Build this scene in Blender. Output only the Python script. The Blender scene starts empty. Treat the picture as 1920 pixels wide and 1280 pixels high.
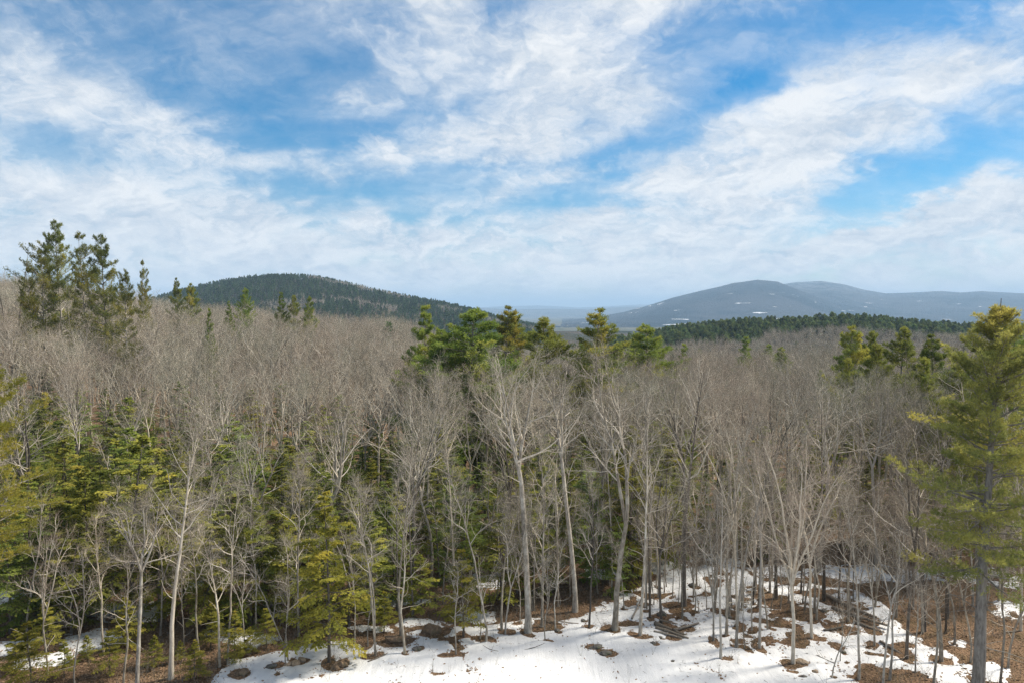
import bpy, math, random
import numpy as np
from mathutils import Vector

R = math.radians
sc = bpy.context.scene
COL = sc.collection

# ------------------------------------------------------------------ camera
CAM_H = 22.0
PITCH = math.atan(55 / 1280)
cam_d = bpy.data.cameras.new('camera')
cam_d.sensor_width = 36.0
cam_d.lens = 24.0
cam_d.clip_start = 0.5
cam_d.clip_end = 60000
cam = bpy.data.objects.new('camera', cam_d)
cam.location = (0, 0, CAM_H)
cam.rotation_euler = (math.pi / 2 - PITCH, 0, 0)
COL.objects.link(cam)
sc.camera = cam

# ------------------------------------------------------------------ exposure / render settings
sc.view_settings.view_transform = 'Standard'
sc.view_settings.look = 'None'
sc.view_settings.gamma = 1
sc.view_settings.use_curve_mapping = False
sc.view_settings.exposure = 1.08
sc.cycles.max_bounces = 4
sc.cycles.diffuse_bounces = 3
sc.cycles.glossy_bounces = 1
sc.cycles.transmission_bounces = 2
sc.cycles.volume_bounces = 0
sc.cycles.use_denoising = True
sc.cycles.denoiser = 'OPENIMAGEDENOISE'
sc.cycles.denoising_input_passes = 'RGB_ALBEDO_NORMAL'
sc.cycles.denoising_prefilter = 'NONE'

# ------------------------------------------------------------------ sun
SUN_EL, SUN_AZ = R(48), R(72)          # azimuth clockwise from +Y (the view direction)
sun_d = bpy.data.lights.new('sun', 'SUN')
sun_d.energy = 4.0
sun_d.angle = R(9)
sun_d.color = (1.0, 0.91, 0.77)
sun = bpy.data.objects.new('sun', sun_d)
sdir = Vector((math.sin(SUN_AZ) * math.cos(SUN_EL), math.cos(SUN_AZ) * math.cos(SUN_EL), math.sin(SUN_EL)))
sun.rotation_euler = sdir.to_track_quat('Z', 'Y').to_euler()
sun.location = (40, 30, 80)
COL.objects.link(sun)


# ------------------------------------------------------------------ node helpers
class NT:
    def __init__(self, tree):
        self.t = tree
        tree.nodes.clear()

    def n(self, typ, ins=None, **kw):
        nd = self.t.nodes.new(typ)
        for k, v in kw.items():
            setattr(nd, k, v)
        for k, v in (ins or {}).items():
            s = nd.inputs[k]
            if isinstance(v, bpy.types.NodeSocket):
                self.t.links.new(v, s)
            else:
                s.default_value = v
        return nd

    def math(self, op, a, b=None, c=None, clamp=False):
        ins = {0: a}
        if b is not None: ins[1] = b
        if c is not None: ins[2] = c
        return self.n('ShaderNodeMath', ins, operation=op, use_clamp=clamp).outputs[0]

    def vm(self, op, a, b=None):
        ins = {0: a}
        if b is not None: ins[1] = b
        nd = self.n('ShaderNodeVectorMath', ins, operation=op)
        return nd.outputs['Value'] if op in ('LENGTH', 'DOT_PRODUCT', 'DISTANCE') else nd.outputs[0]

    def ss(self, v, lo, hi, a=0.0, b=1.0, kind='SMOOTHSTEP'):
        return self.n('ShaderNodeMapRange', {'Value': v, 'From Min': lo, 'From Max': hi, 'To Min': a, 'To Max': b},
                      interpolation_type=kind).outputs[0]

    def noise(self, vec, scale, detail=4, rough=0.55, dist=0.0, out=0, lac=2.0):
        nd = self.n('ShaderNodeTexNoise', {'Vector': vec, 'Scale': scale, 'Detail': detail, 'Roughness': rough,
                                           'Distortion': dist, 'Lacunarity': lac})
        return nd.outputs[out]

    def mix(self, f, a, b):
        nd = self.n('ShaderNodeMix', data_type='RGBA')
        for s, v in ((nd.inputs[0], f), (nd.inputs[6], a), (nd.inputs[7], b)):
            if isinstance(v, bpy.types.NodeSocket):
                self.t.links.new(v, s)
            else:
                s.default_value = v if not isinstance(v, tuple) or len(v) == 4 else (*v, 1)
        return nd.outputs[2]


# ------------------------------------------------------------------ pixel -> direction (for reading positions off the photo)
def ray(px, py):
    a, b = (px - 960) / 1280, (640 - py) / 1280
    c, s = math.cos(PITCH), math.sin(PITCH)
    return a, c + b * s, -s + b * c


def on_ground(px, py, z=0.0):
    x, y, dz = ray(px, py)
    k = (z - CAM_H) / dz
    return x * k, y * k


def at_depth(px, py, D):
    x, y, dz = ray(px, py)
    return x / y * D, D, CAM_H + dz / y * D


# ------------------------------------------------------------------ world: sky with broken cloud
SKY_STRENGTH = 0.06
CLOUD_LIT, CLOUD_GREY = (7.6, 7.7, 7.8), (4.6, 5.25, 6.1)
world = bpy.data.worlds.new('World')
sc.world = world
world.use_nodes = True
w = NT(world.node_tree)
sky = w.n('ShaderNodeTexSky', sky_type='NISHITA', sun_disc=False, sun_elevation=SUN_EL, sun_rotation=SUN_AZ,
          altitude=300, air_density=1.0, dust_density=0.4, ozone_density=2.2)
tc = w.n('ShaderNodeTexCoord').outputs['Generated']
sep = w.n('ShaderNodeSeparateXYZ', {0: tc})
dx, dy, dz = sep.outputs
az = w.math('ARCTAN2', dx, dy)
el = w.math('ARCSINE', dz)
q0 = w.n('ShaderNodeCombineXYZ', {0: az, 1: el, 2: 0.0}).outputs[0]
# cloud-deck coordinates: the layer seen in perspective
zz = w.math('ADD', w.math('ABSOLUTE', dz), 0.42)
deck = w.n('ShaderNodeCombineXYZ', {0: w.math('DIVIDE', dx, zz), 1: w.math('DIVIDE', dy, zz), 2: 0.0}).outputs[0]
warpc = w.noise(deck, 3.4, 5, 0.6, out=1)
warp = w.vm('SUBTRACT', warpc, (0.5, 0.5, 0.5))
deckw = w.vm('ADD', deck, w.n('ShaderNodeVectorMath', {0: warp, 'Scale': 0.35}, operation='SCALE').outputs[0])
qw = w.vm('ADD', q0, w.n('ShaderNodeVectorMath', {0: warp, 'Scale': 0.17}, operation='SCALE').outputs[0])
# wispy streaks run along one wind direction
strk = w.n('ShaderNodeMapping', {'Vector': deckw, 'Rotation': (0, 0, R(-32)), 'Scale': (0.6, 1.7, 1.0)}).outputs[0]
n_big = w.noise(deckw, 1.3, 3, 0.5)
n_puff = w.noise(deckw, 6.5, 9, 0.6)
n_strk = w.noise(strk, 3.4, 8, 0.6, 0.25)
n_fine = w.noise(deckw, 22.0, 5, 0.6)
BLOBS = [  # photo x, y, half-width, half-height, tilt, amount
    (470, 110, 360, 125, -8, -0.85), (560, 205, 330, 52, 0, -0.55), (300, 150, 120, 70, 0, -0.30),
    (650, 372, 175, 48, 3, -1.3), (480, 335, 90, 28, 0, -0.5), (905, 326, 150, 24, 6, -0.6),
    (1085, 386, 170, 34, -4, -0.95), (1400, 105, 120, 78, 20, -1.0), (1275, 215, 190, 42, 25, -0.6),
    (1590, 62, 190, 62, 20, -0.62), (1690, 350, 190, 42, 20, -1.05), (1855, 292, 150, 38, 20, -0.6),
    (1870, 150, 120, 28, 18, -0.28), (60, 270, 150, 60, 0, -0.32), (1640, 408, 130, 14, 8, -0.35),
    (1600, 506, 170, 20, 4, -0.40), (990, 40, 110, 50, 20, -0.42), (1250, 70, 200, 50, 10, -0.25),
    (60, 215, 130, 25, 0, -0.2), (1010, 470, 160, 14, 6, -0.25),
    (120, 168, 220, 48, -14, 0.62), (90, 60, 150, 70, -20, 0.30), (655, 178, 140, 58, 0, 0.8),
    (835, 62, 100, 100, 45, 0.60), (1035, 150, 210, 120, 25, 0.62), (760, 278, 420, 48, 5, 0.42),
    (1640, 170, 380, 85, 24, 0.60), (1400, 300, 280, 85, 20, 0.55), (700, 470, 1100, 95, 0, 0.34),
    (1850, 375, 220, 34, 10, 0.65), (980, 335, 120, 28, 4, 0.5), (600, 371, 62, 14, 0, 0.85),
    (250, 400, 420, 90, 0, 0.40), (1500, 450, 500, 50, 5, 0.40), (1170, 20, 150, 40, 0, 0.4),
]
acc = None
for (px, py, rx, ry, tilt, amp) in BLOBS:
    a, b, c = ray(px, py)
    ln = math.sqrt(a * a + b * b + c * c)
    m = w.n('ShaderNodeMapping', {'Vector': qw, 'Location': (math.atan2(a, b), math.asin(c / ln), 0),
                                  'Rotation': (0, 0, R(tilt)), 'Scale': (rx / 1280 * 1.5, ry / 1280 * 1.5, 1)},
            vector_type='TEXTURE').outputs[0]
    g = w.ss(w.vm('LENGTH', m), 1.0, 0.0, 0.0, amp)
    acc = g if acc is None else w.math('ADD', acc, g)
cov = w.math('MULTIPLY_ADD', n_big, 0.45, 0.0)
cov = w.math('MULTIPLY_ADD', n_puff, 1.15, cov)
cov = w.math('MULTIPLY_ADD', n_strk, 0.42, cov)
cov = w.math('MULTIPLY_ADD', n_fine, 0.34, cov)
cov = w.math('ADD', cov, -0.60)
cov = w.math('MULTIPLY_ADD', acc, 0.54, cov)
cov = w.math('ADD', cov, w.ss(dz, 0.20, 0.02, 0.0, 0.20))     # the deck closes up towards the horizon, as it does in view
dens = w.ss(cov, 0.33, 1.04)
n_cir = w.noise(w.n('ShaderNodeMapping', {'Vector': deck, 'Rotation': (0, 0, R(-50)), 'Scale': (0.5, 1.9, 1.0)}).outputs[0], 2.4, 7, 0.55, 0.8)
veil = w.math('MULTIPLY', w.ss(cov, -0.25, 0.65, 0.04, 0.72, 'LINEAR'), w.ss(n_cir, 0.34, 0.66, 0.25, 1.0))
alpha = w.math('SUBTRACT', 1.0, w.math('MULTIPLY', w.math('SUBTRACT', 1.0, dens), w.math('SUBTRACT', 1.0, veil)))
alpha = w.math('MULTIPLY', alpha, 0.97)
# thick parts turn grey underneath, thin rims stay white
shade_n = w.noise(w.vm('ADD', strk, (0.05, 0.10, 0.0)), 3.2, 7, 0.6, 0.3)
off = w.vm('ADD', deckw, (0.024, 0.017, 0.0))
emb = w.math('SUBTRACT', w.math('MULTIPLY_ADD', w.noise(off, 6.5, 9, 0.6), 1.0, w.math('MULTIPLY', w.noise(off, 22.0, 3, 0.6), 0.3)),
             w.math('MULTIPLY_ADD', n_puff, 1.0, w.math('MULTIPLY', n_fine, 0.3)))      # lumps lit from the sun's side
shade = w.math('ADD', w.ss(shade_n, 0.66, 0.36, 0.0, 0.62), w.ss(emb, -0.13, 0.15, -0.30, 0.42, 'LINEAR'))
cl_col = w.mix(w.math('MULTIPLY', shade, 1.0, clamp=True), CLOUD_LIT, CLOUD_GREY)
blue = w.n('ShaderNodeHueSaturation', {'Hue': 0.492, 'Saturation': 1.66, 'Value': 0.96, 'Color': sky.outputs[0]}).outputs[0]
skyc = w.mix(alpha, blue, cl_col)
bg = w.n('ShaderNodeBackground', {'Color': skyc, 'Strength': SKY_STRENGTH})
w.n('ShaderNodeOutputWorld', {'Surface': bg.outputs[0]})
world.cycles.sampling_method = 'MANUAL'
world.cycles.sample_map_resolution = 512


# ------------------------------------------------------------------ numpy noise
def _hash(ix, iy, seed):
    h = (ix.astype(np.int64) * 374761393 + iy.astype(np.int64) * 668265263 + seed * 974634541) & 0x7fffffff
    h = ((h ^ (h >> 13)) * 1274126177) & 0x7fffffff
    h = h ^ (h >> 16)
    return (h & 0xffff) / 65535.0


def vnoise(x, y, seed=0):
    x0, y0 = np.floor(x), np.floor(y)
    fx, fy = x - x0, y - y0
    fx, fy = fx * fx * (3 - 2 * fx), fy * fy * (3 - 2 * fy)
    a, b = _hash(x0, y0, seed), _hash(x0 + 1, y0, seed)
    c, d = _hash(x0, y0 + 1, seed), _hash(x0 + 1, y0 + 1, seed)
    return (a * (1 - fx) + b * fx) * (1 - fy) + (c * (1 - fx) + d * fx) * fy


def fbm(x, y, oct=4, seed=0):
    s, a, t = 0, 1.0, 0
    for i in range(oct):
        s = s + a * vnoise(x * 2 ** i, y * 2 ** i, seed + i * 17)
        t += a
        a *= 0.5
    return s / t - 0.5


def sstep(a, b, x):
    t = np.clip((x - a) / (b - a), 0, 1)
    return t * t * (3 - 2 * t)


# ------------------------------------------------------------------ mesh helper
def mesh_np(name, V, faces, mats):
    """faces: list of ((F,k) int array, material index)"""
    me = bpy.data.meshes.new(name)
    V = np.asarray(V, np.float32)
    me.vertices.add(len(V))
    me.vertices.foreach_set('co', V.ravel())
    loops = np.concatenate([f.ravel() for f, m in faces]).astype(np.int32)
    starts, mi, o = [], [], 0
    for f, m in faces:
        n, k = f.shape
        starts.append(o + np.arange(n) * k)
        mi.append(np.full(n, m))
        o += n * k
    starts = np.concatenate(starts).astype(np.int32)
    me.loops.add(len(loops))
    me.loops.foreach_set('vertex_index', loops)
    me.polygons.add(len(starts))
    me.polygons.foreach_set('loop_start', starts)
    me.polygons.foreach_set('material_index', np.concatenate(mi).astype(np.int32))
    for m in mats:
        me.materials.append(m)
    me.update(calc_edges=True)
    return me


def obj(name, data, parent=None, col=None):
    o = bpy.data.objects.new(name, data)
    (col or COL).objects.link(o)
    if parent: o.parent = parent
    return o


def tag(o, label=None, cat=None, group=None, kind=None):
    if label: o['label'] = label
    if cat: o['category'] = cat
    if group: o['group'] = group
    if kind: o['kind'] = kind
    return o


def grid_faces(nx, ny):
    i = np.arange(nx * ny).reshape(ny, nx)
    return np.stack([i[:-1, :-1].ravel(), i[:-1, 1:].ravel(), i[1:, 1:].ravel(), i[1:, :-1].ravel()], 1)


# ------------------------------------------------------------------ materials
def new_mat(name):
    m = bpy.data.materials.new(name)
    m.use_nodes = True
    return m, NT(m.node_tree)


def finish(t, bsdf, bump=None):
    t.n('ShaderNodeOutputMaterial', {'Surface': bsdf})


def bark_mat(name, a, b, c=None, scale=3.0, lich=0.5, bump=0.4):
    m, t = new_mat(name)
    oc = t.n('ShaderNodeTexCoord').outputs['Object']
    st = t.n('ShaderNodeMapping', {'Vector': oc, 'Scale': (1, 1, 0.25)}).outputs[0]
    n1 = t.noise(st, scale * 4, 4, 0.65)
    n2 = t.noise(oc, scale * 0.5, 3, 0.6)
    rnd = t.n('ShaderNodeObjectInfo').outputs['Random']
    col = t.mix(t.ss(n1, 0.3, 0.7), a, b)
    if c: col = t.mix(t.math('MULTIPLY', t.ss(n2, 0.45, 0.68), lich), col, c)
    col = t.n('ShaderNodeHueSaturation', {'Hue': 0.5, 'Saturation': t.ss(rnd, 0, 1, 0.75, 1.2, 'LINEAR'),
                                          'Value': t.ss(t.math('FRACT', t.math('MULTIPLY', rnd, 5.7)), 0, 1, 0.62, 1.2, 'LINEAR'), 'Color': col}).outputs[0]
    bmp = t.n('ShaderNodeBump', {'Strength': bump, 'Distance': 0.03, 'Height': n1}).outputs[0]
    p = t.n('ShaderNodeBsdfPrincipled', {'Base Color': col, 'Roughness': 0.9, 'Normal': bmp, 'Specular IOR Level': 0.2})
    finish(t, p.outputs[0])
    return m


def twig_mat(name, a, b):
    m, t = new_mat(name)
    oi = t.n('ShaderNodeObjectInfo')
    oc = t.n('ShaderNodeTexCoord').outputs['Object']
    n = t.noise(oc, 0.7, 2, 0.5)
    f = t.math('ADD', t.math('MULTIPLY', oi.outputs['Random'], 0.65), t.ss(n, 0.3, 0.7, 0.0, 0.35))
    col = t.mix(f, a, b)
    sp = t.noise(oi.outputs['Location'], 0.035, 3, 0.6)
    col = t.mix(t.ss(sp, 0.52, 0.62, 0, 0.6), col, (0.20, 0.21, 0.165))
    col = t.mix(t.ss(sp, 0.46, 0.38, 0, 0.45), col, (0.25, 0.195, 0.15))
    col = t.n('ShaderNodeHueSaturation', {'Value': t.ss(t.math('FRACT', t.math('MULTIPLY', oi.outputs['Random'], 9.1)), 0, 1, 0.62, 1.25, 'LINEAR'), 'Color': col}).outputs[0]
    p = t.n('ShaderNodeBsdfDiffuse', {'Color': col, 'Roughness': 0.5})
    finish(t, p.outputs[0])
    return m


def leaf_mat(name, dark, light, tip=None, scale=0.9, trans=0.3, vary=0.3):
    m, t = new_mat(name)
    oi = t.n('ShaderNodeObjectInfo')
    oc = t.n('ShaderNodeTexCoord').outputs['Object']
    n1 = t.noise(oc, scale, 3, 0.55)
    n2 = t.noise(oc, scale * 9, 2, 0.5)
    f = t.math('ADD', t.ss(n1, 0.36, 0.64, 0, 0.75), t.ss(n2, 0.35, 0.65, 0, 0.25))
    col = t.mix(f, dark, light)
    if tip: col = t.mix(t.math('MULTIPLY', t.ss(t.noise(oc, scale * 0.45, 2, 0.5), 0.5, 0.66), 0.8), col, tip)
    rnd = oi.outputs['Random']
    col = t.n('ShaderNodeHueSaturation', {'Hue': t.ss(rnd, 0, 1, 0.5 - 0.010 * vary / 0.3, 0.5 + 0.02 * vary / 0.3, 'LINEAR'), 'Saturation': 1.0,
                                          'Value': t.ss(t.math('FRACT', t.math('MULTIPLY', rnd, 7.31)), 0, 1, 1 - vary, 1 + vary, 'LINEAR'),
                                          'Color': col}).outputs[0]
    d = t.n('ShaderNodeBsdfDiffuse', {'Color': col}).outputs[0]
    tr = t.n('ShaderNodeBsdfTranslucent', {'Color': col}).outputs[0]
    mx = t.n('ShaderNodeMixShader', {0: trans, 1: d, 2: tr}).outputs[0]
    finish(t, mx)
    return m


M_BARK = bark_mat('hardwood bark', (0.17, 0.145, 0.115), (0.44, 0.39, 0.32), (0.55, 0.52, 0.44), 2.5, 0.75)
M_LIMB = bark_mat('hardwood limb bark', (0.40, 0.35, 0.285), (0.60, 0.54, 0.45), (0.60, 0.57, 0.49), 2.5, 0.4, 0.2)
M_DARKBARK = bark_mat('dark bark', (0.07, 0.058, 0.048), (0.17, 0.145, 0.12), (0.22, 0.22, 0.19), 2.5, 0.35)
M_PINEBARK = bark_mat('pine bark', (0.16, 0.14, 0.118), (0.36, 0.325, 0.28), (0.42, 0.40, 0.35), 2.2, 0.5)
M_DEAD = bark_mat('weathered wood', (0.15, 0.125, 0.10), (0.30, 0.26, 0.21), None, 3)
M_TWIG = twig_mat('hardwood twigs', (0.215, 0.19, 0.155), (0.31, 0.282, 0.235))
M_TWIGR = twig_mat('budding twigs', (0.225, 0.185, 0.15), (0.315, 0.265, 0.22))
M_TWIGG = twig_mat('lichen grey twigs', (0.19, 0.185, 0.145), (0.27, 0.265, 0.21))
M_PINE = leaf_mat('white pine needles', (0.112, 0.16, 0.045), (0.288, 0.296, 0.072), (0.448, 0.376, 0.08), 0.6, 0.45)
M_PINEY = leaf_mat('olive pine needles', (0.16, 0.195, 0.05), (0.335, 0.34, 0.082), (0.46, 0.425, 0.098), 0.5, 0.45, 0.15)
M_PINEH = leaf_mat('big pine needles', (0.175, 0.21, 0.07), (0.38, 0.37, 0.105), (0.51, 0.44, 0.115), 0.35, 0.45, 0.05)
M_PINEG = leaf_mat('green pine needles', (0.11, 0.17, 0.042), (0.28, 0.325, 0.07), (0.41, 0.39, 0.085), 0.5, 0.45, 0.2)
M_PINED = leaf_mat('old pine needles', (0.10, 0.13, 0.04), (0.27, 0.265, 0.07), (0.40, 0.345, 0.085), 0.4, 0.45, 0.2)
M_HEM = leaf_mat('hemlock needles', (0.14, 0.19, 0.05), (0.31, 0.34, 0.08), (0.45, 0.40, 0.085), 0.5, 0.5)
M_HEMY = leaf_mat('young hemlock needles', (0.184, 0.196, 0.04), (0.345, 0.316, 0.057), (0.46, 0.385, 0.069), 0.8, 0.45, 0.15)
M_HEMO = leaf_mat('olive hemlock needles', (0.18, 0.215, 0.05), (0.37, 0.355, 0.075), (0.50, 0.43, 0.085), 0.7, 0.5, 0.25)
M_MIDCON = leaf_mat('ridge conifer needles', (0.085, 0.13, 0.055), (0.19, 0.225, 0.08), (0.26, 0.26, 0.085), 0.3, 0.35, 0.4)
M_FARCON = leaf_mat('far conifer needles', (0.056, 0.094, 0.048), (0.125, 0.175, 0.069), (0.175, 0.206, 0.075), 0.3, 0.3, 0.4)

# snow
M_SNOW, t = new_mat('old snow')
oc = t.n('ShaderNodeTexCoord').outputs['Object']
n1 = t.noise(oc, 0.35, 5, 0.6)
n2 = t.noise(oc, 14, 4, 0.6)
n3 = t.noise(t.n('ShaderNodeMapping', {'Vector': oc, 'Rotation': (0, 0, R(28)), 'Scale': (1.6, 0.16, 1)}).outputs[0], 1.3, 4, 0.55)
col = t.mix(t.ss(n1, 0.35, 0.7), (0.665, 0.675, 0.69), (0.575, 0.585, 0.60))
col = t.mix(t.ss(n2, 0.60, 0.78, 0, 0.55), col, (0.36, 0.30, 0.24))
h = t.math('MULTIPLY_ADD', n2, 0.25, t.math('ADD', n1, t.math('MULTIPLY', n3, 0.7)))
bmp = t.n('ShaderNodeBump', {'Strength': 0.55, 'Distance': 0.22, 'Height': h}).outputs[0]
finish(t, t.n('ShaderNodeBsdfPrincipled', {'Base Color': col, 'Roughness': 0.75, 'Normal': bmp, 'Specular IOR Level': 0.15}).outputs[0])

# leaf litter ground
M_LITTER, t = new_mat('leaf litter')
oc = t.n('ShaderNodeTexCoord').outputs['Object']
n1 = t.noise(oc, 0.6, 5, 0.65)
vor = t.n('ShaderNodeTexVoronoi', {'Vector': oc, 'Scale': 9.0})
n2 = t.noise(oc, 6, 5, 0.7)
col = t.mix(t.ss(n2, 0.3, 0.72), (0.06, 0.04, 0.025), (0.25, 0.16, 0.10))
col = t.mix(t.math('MULTIPLY', t.n('ShaderNodeSeparateColor', {0: vor.outputs['Color']}).outputs[0], 0.55), col, (0.31, 0.20, 0.125))
col = t.mix(t.ss(n1, 0.42, 0.66, 0, 0.65), col, (0.075, 0.06, 0.03))
yy = t.n('ShaderNodeSeparateXYZ', {0: oc}).outputs[1]
wood = t.mix(t.ss(t.noise(oc, 0.012, 6, 0.7), 0.4, 0.62), (0.035, 0.05, 0.03), (0.13, 0.115, 0.09))
col = t.mix(t.ss(yy, 180, 320), col, wood)
bmp = t.n('ShaderNodeBump', {'Strength': 0.9, 'Distance': 0.12, 'Height': t.math('ADD', n2, vor.outputs['Distance'])}).outputs[0]
finish(t, t.n('ShaderNodeBsdfPrincipled', {'Base Color': col, 'Roughness': 0.95, 'Normal': bmp, 'Specular IOR Level': 0.1}).outputs[0])

M_LEAF = twig_mat('dry leaves', (0.36, 0.245, 0.155), (0.17, 0.115, 0.075))


def rock_mat(name, a, b, moss):
    m, t = new_mat(name)
    oc = t.n('ShaderNodeTexCoord').outputs['Object']
    n1 = t.noise(oc, 5, 6, 0.7)
    n2 = t.noise(oc, 1.6, 3, 0.6)
    col = t.mix(t.ss(n1, 0.3, 0.7), a, b)
    col = t.mix(t.ss(n2, 0.5, 0.7, 0, 0.8), col, moss)
    bmp = t.n('ShaderNodeBump', {'Strength': 0.9, 'Distance': 0.08, 'Height': n1}).outputs[0]
    finish(t, t.n('ShaderNodeBsdfPrincipled', {'Base Color': col, 'Roughness': 0.92, 'Normal': bmp}).outputs[0])
    return m


M_ROCK = rock_mat('mossy rock', (0.06, 0.055, 0.05), (0.19, 0.175, 0.155), (0.07, 0.075, 0.03))
M_TAN = rock_mat('tan stone', (0.20, 0.15, 0.10), (0.40, 0.31, 0.22), (0.28, 0.21, 0.15))
M_SOIL = rock_mat('earth mound', (0.07, 0.05, 0.032), (0.26, 0.175, 0.11), (0.14, 0.11, 0.06))


def mountain_mat(name, dark, grey, pale, frost, fields):
    m, t = new_mat(name)
    oc = t.n('ShaderNodeTexCoord').outputs['Object']
    sc_ = t.n('ShaderNodeMapping', {'Vector': oc, 'Scale': (0.001, 0.001, 0.0022)}).outputs[0]
    big = t.noise(sc_, 1.6, 5, 0.6, 0.5)
    mid = t.noise(sc_, 9, 5, 0.65)
    fine = t.noise(sc_, 60, 3, 0.7)
    z = t.n('ShaderNodeSeparateXYZ', {0: oc}).outputs[2]
    col = t.mix(t.ss(t.math('MULTIPLY_ADD', mid, 0.5, big), 0.62, 0.86), dark, grey)
    col = t.mix(t.ss(fine, 0.45, 0.75, 0, 0.5), col, pale)
    if frost:
        col = t.mix(t.math('MULTIPLY', t.ss(z, frost[0], frost[1]), t.ss(mid, 0.40, 0.62, 0.0, frost[2])), col, (0.62, 0.65, 0.70))
    if fields:
        fl = t.n('ShaderNodeMapping', {'Vector': oc, 'Scale': (0.0022, 0.004, 0.022), 'Rotation': (0, 0, 0.3)}).outputs[0]
        patch = t.noise(fl, 1.5, 3, 0.5)
        low = t.ss(z, fields[0], fields[1])
        col = t.mix(t.math('MULTIPLY', low, t.ss(patch, fields[2], fields[2] + 0.03)), col, (0.85, 0.87, 0.90))
    bmp = t.n('ShaderNodeBump', {'Strength': 0.8, 'Distance': 30, 'Height': t.math('ADD', mid, fine)}).outputs[0]
    finish(t, t.n('ShaderNodeBsdfDiffuse', {'Color': col, 'Normal': bmp}).outputs[0])
    return m


# ------------------------------------------------------------------ terrain
TU = np.array([-1.0, -0.75, -0.44, -0.2, 0.0, 0.27, 0.5, 0.75, 1.0])
TD = np.array([0, 58, 80, 100, 150, 250, 400, 700, 1200, 3000, 30000.])
TZ = np.array([
    [0, 0, 0, 0, 0, 0, 0, 0, 0],
    [0.3, 0.2, 0, 0, 0, 0, 0, 0.2, 0.4],
    [3, 2.2, 0.6, -0.6, -1.2, -0.8, -0.6, 0, 0.5],
    [6, 4.4, 1.2, -1.0, -3.0, -2.2, -1.4, -0.5, 0],
    [11, 9.5, 3.2, -0.2, -6.0, -4.5, -3.5, -2.5, -2],
    [19, 17, 6.0, 2.0, -11, -10, -9, -6, -5],
    [24, 19, 4.0, -4.0, -18, -19, -17, -14, -12],
    [10, 4, -12, -22, -30, -30, -28, -26, -25],
    [-20, -25, -30, -36, -42, -45, -45, -45, -45],
    [-60, -60, -60, -60, -60, -60, -60, -60, -60],
    [-60, -60, -60, -60, -60, -60, -60, -60, -60]], float)


def ground_z(x, y):
    x, y = np.asarray(x, float), np.asarray(y, float)
    D = np.clip(y, 0, 29999)
    u = np.clip(x / np.maximum(y, 40), -0.999, 0.999)
    i = np.clip(np.searchsorted(TD, D, side='right') - 1, 0, len(TD) - 2)
    j = np.clip(np.searchsorted(TU, u, side='right') - 1, 0, len(TU) - 2)
    a = (D - TD[i]) / (TD[i + 1] - TD[i])
    b = (u - TU[j]) / (TU[j + 1] - TU[j])
    b = b * b * (3 - 2 * b)
    z = (TZ[i, j] * (1 - b) + TZ[i, j + 1] * b) * (1 - a) + (TZ[i + 1, j] * (1 - b) + TZ[i + 1, j + 1] * b) * a
    z = z + fbm(x / 9, y / 9, 4, 3) * 0.9 * sstep(36, 62, y) + fbm(x / 2.2, y / 2.2, 3, 5) * 0.16
    z = z + fbm(x / 60, y / 60, 3, 8) * 4 * sstep(90, 200, y)
    return z


def gz(x, y):
    return float(ground_z(np.array([x]), np.array([y]))[0])


def axis(core_a, core_b, step, lo, hi, grow=1.12):
    core = list(np.arange(core_a, core_b + 1e-6, step))
    s, v, r = step, core_b, []
    while v < hi:
        s *= grow; v += s; r.append(v)
    s, v, l = step, core_a, []
    while v > lo:
        s *= grow; v -= s; l.append(v)
    return np.array(l[::-1] + core + r)


gx = axis(-48, 48, 0.35, -26000, 26000)
gy = axis(34, 78, 0.30, -3000, 30000, 1.1)
X, Y = np.meshgrid(gx, gy)
Z = ground_z(X.ravel(), Y.ravel())
ground = obj('ground', mesh_np('ground', np.stack([X.ravel(), Y.ravel(), Z], 1), [(grid_faces(len(gx), len(gy)), 0)], [M_LITTER]))
tag(ground, kind='structure')


# ------------------------------------------------------------------ hills and mountains
def ridge_fn(profile):
    px = np.array([p[0] for p in profile], float)
    py = np.array([p[1] for p in profile], float)
    u = (px - 960) / 1280
    e = np.array([ray(a, b)[2] / ray(a, b)[1] for a, b in profile])
    return u, e


class Hill:
    def __init__(self, profile, Rr, front, back, base, drop=0.0, rough=0.05, nscale=0.15, seed=1):
        self.u, self.e = ridge_fn(profile)
        self.R, self.front, self.back, self.base, self.drop, self.rough, self.ns, self.seed = Rr, front, back, base, drop, rough, nscale, seed

    def z(self, u, y):
        top = CAM_H + self.R * np.interp(u, self.u, self.e) - self.drop
        t = (y - (self.R - self.front)) / self.front
        tb = 1 - (y - self.R) / self.back
        s = np.where(t < 1, np.clip(t, 0, 1), np.clip(tb, 0, 1))
        shp = 0.72 * (s * s * (3 - 2 * s)) + 0.28 * s
        x = u * y
        n = fbm(x / (self.R * self.ns), y / (self.R * self.ns), 5, self.seed)
        rise = top - self.base
        env = np.clip(4 * s * (1 - s), 0, 1)
        return self.base + rise * shp + n * rise * self.rough * (env + 0.05)

    def build(self, name, mat, nu, nv):
        u = np.linspace(self.u[0], self.u[-1], nu)
        y = np.linspace(self.R - self.front, self.R + self.back, nv)
        U, Yy = np.meshgrid(u, y)
        V = np.stack([(U * Yy).ravel(), Yy.ravel(), self.z(U.ravel(), Yy.ravel())], 1)
        o = obj(name, mesh_np(name, V, [(grid_faces(nu, nv), 0)], [mat]))
        return tag(o, kind='structure')


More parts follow.
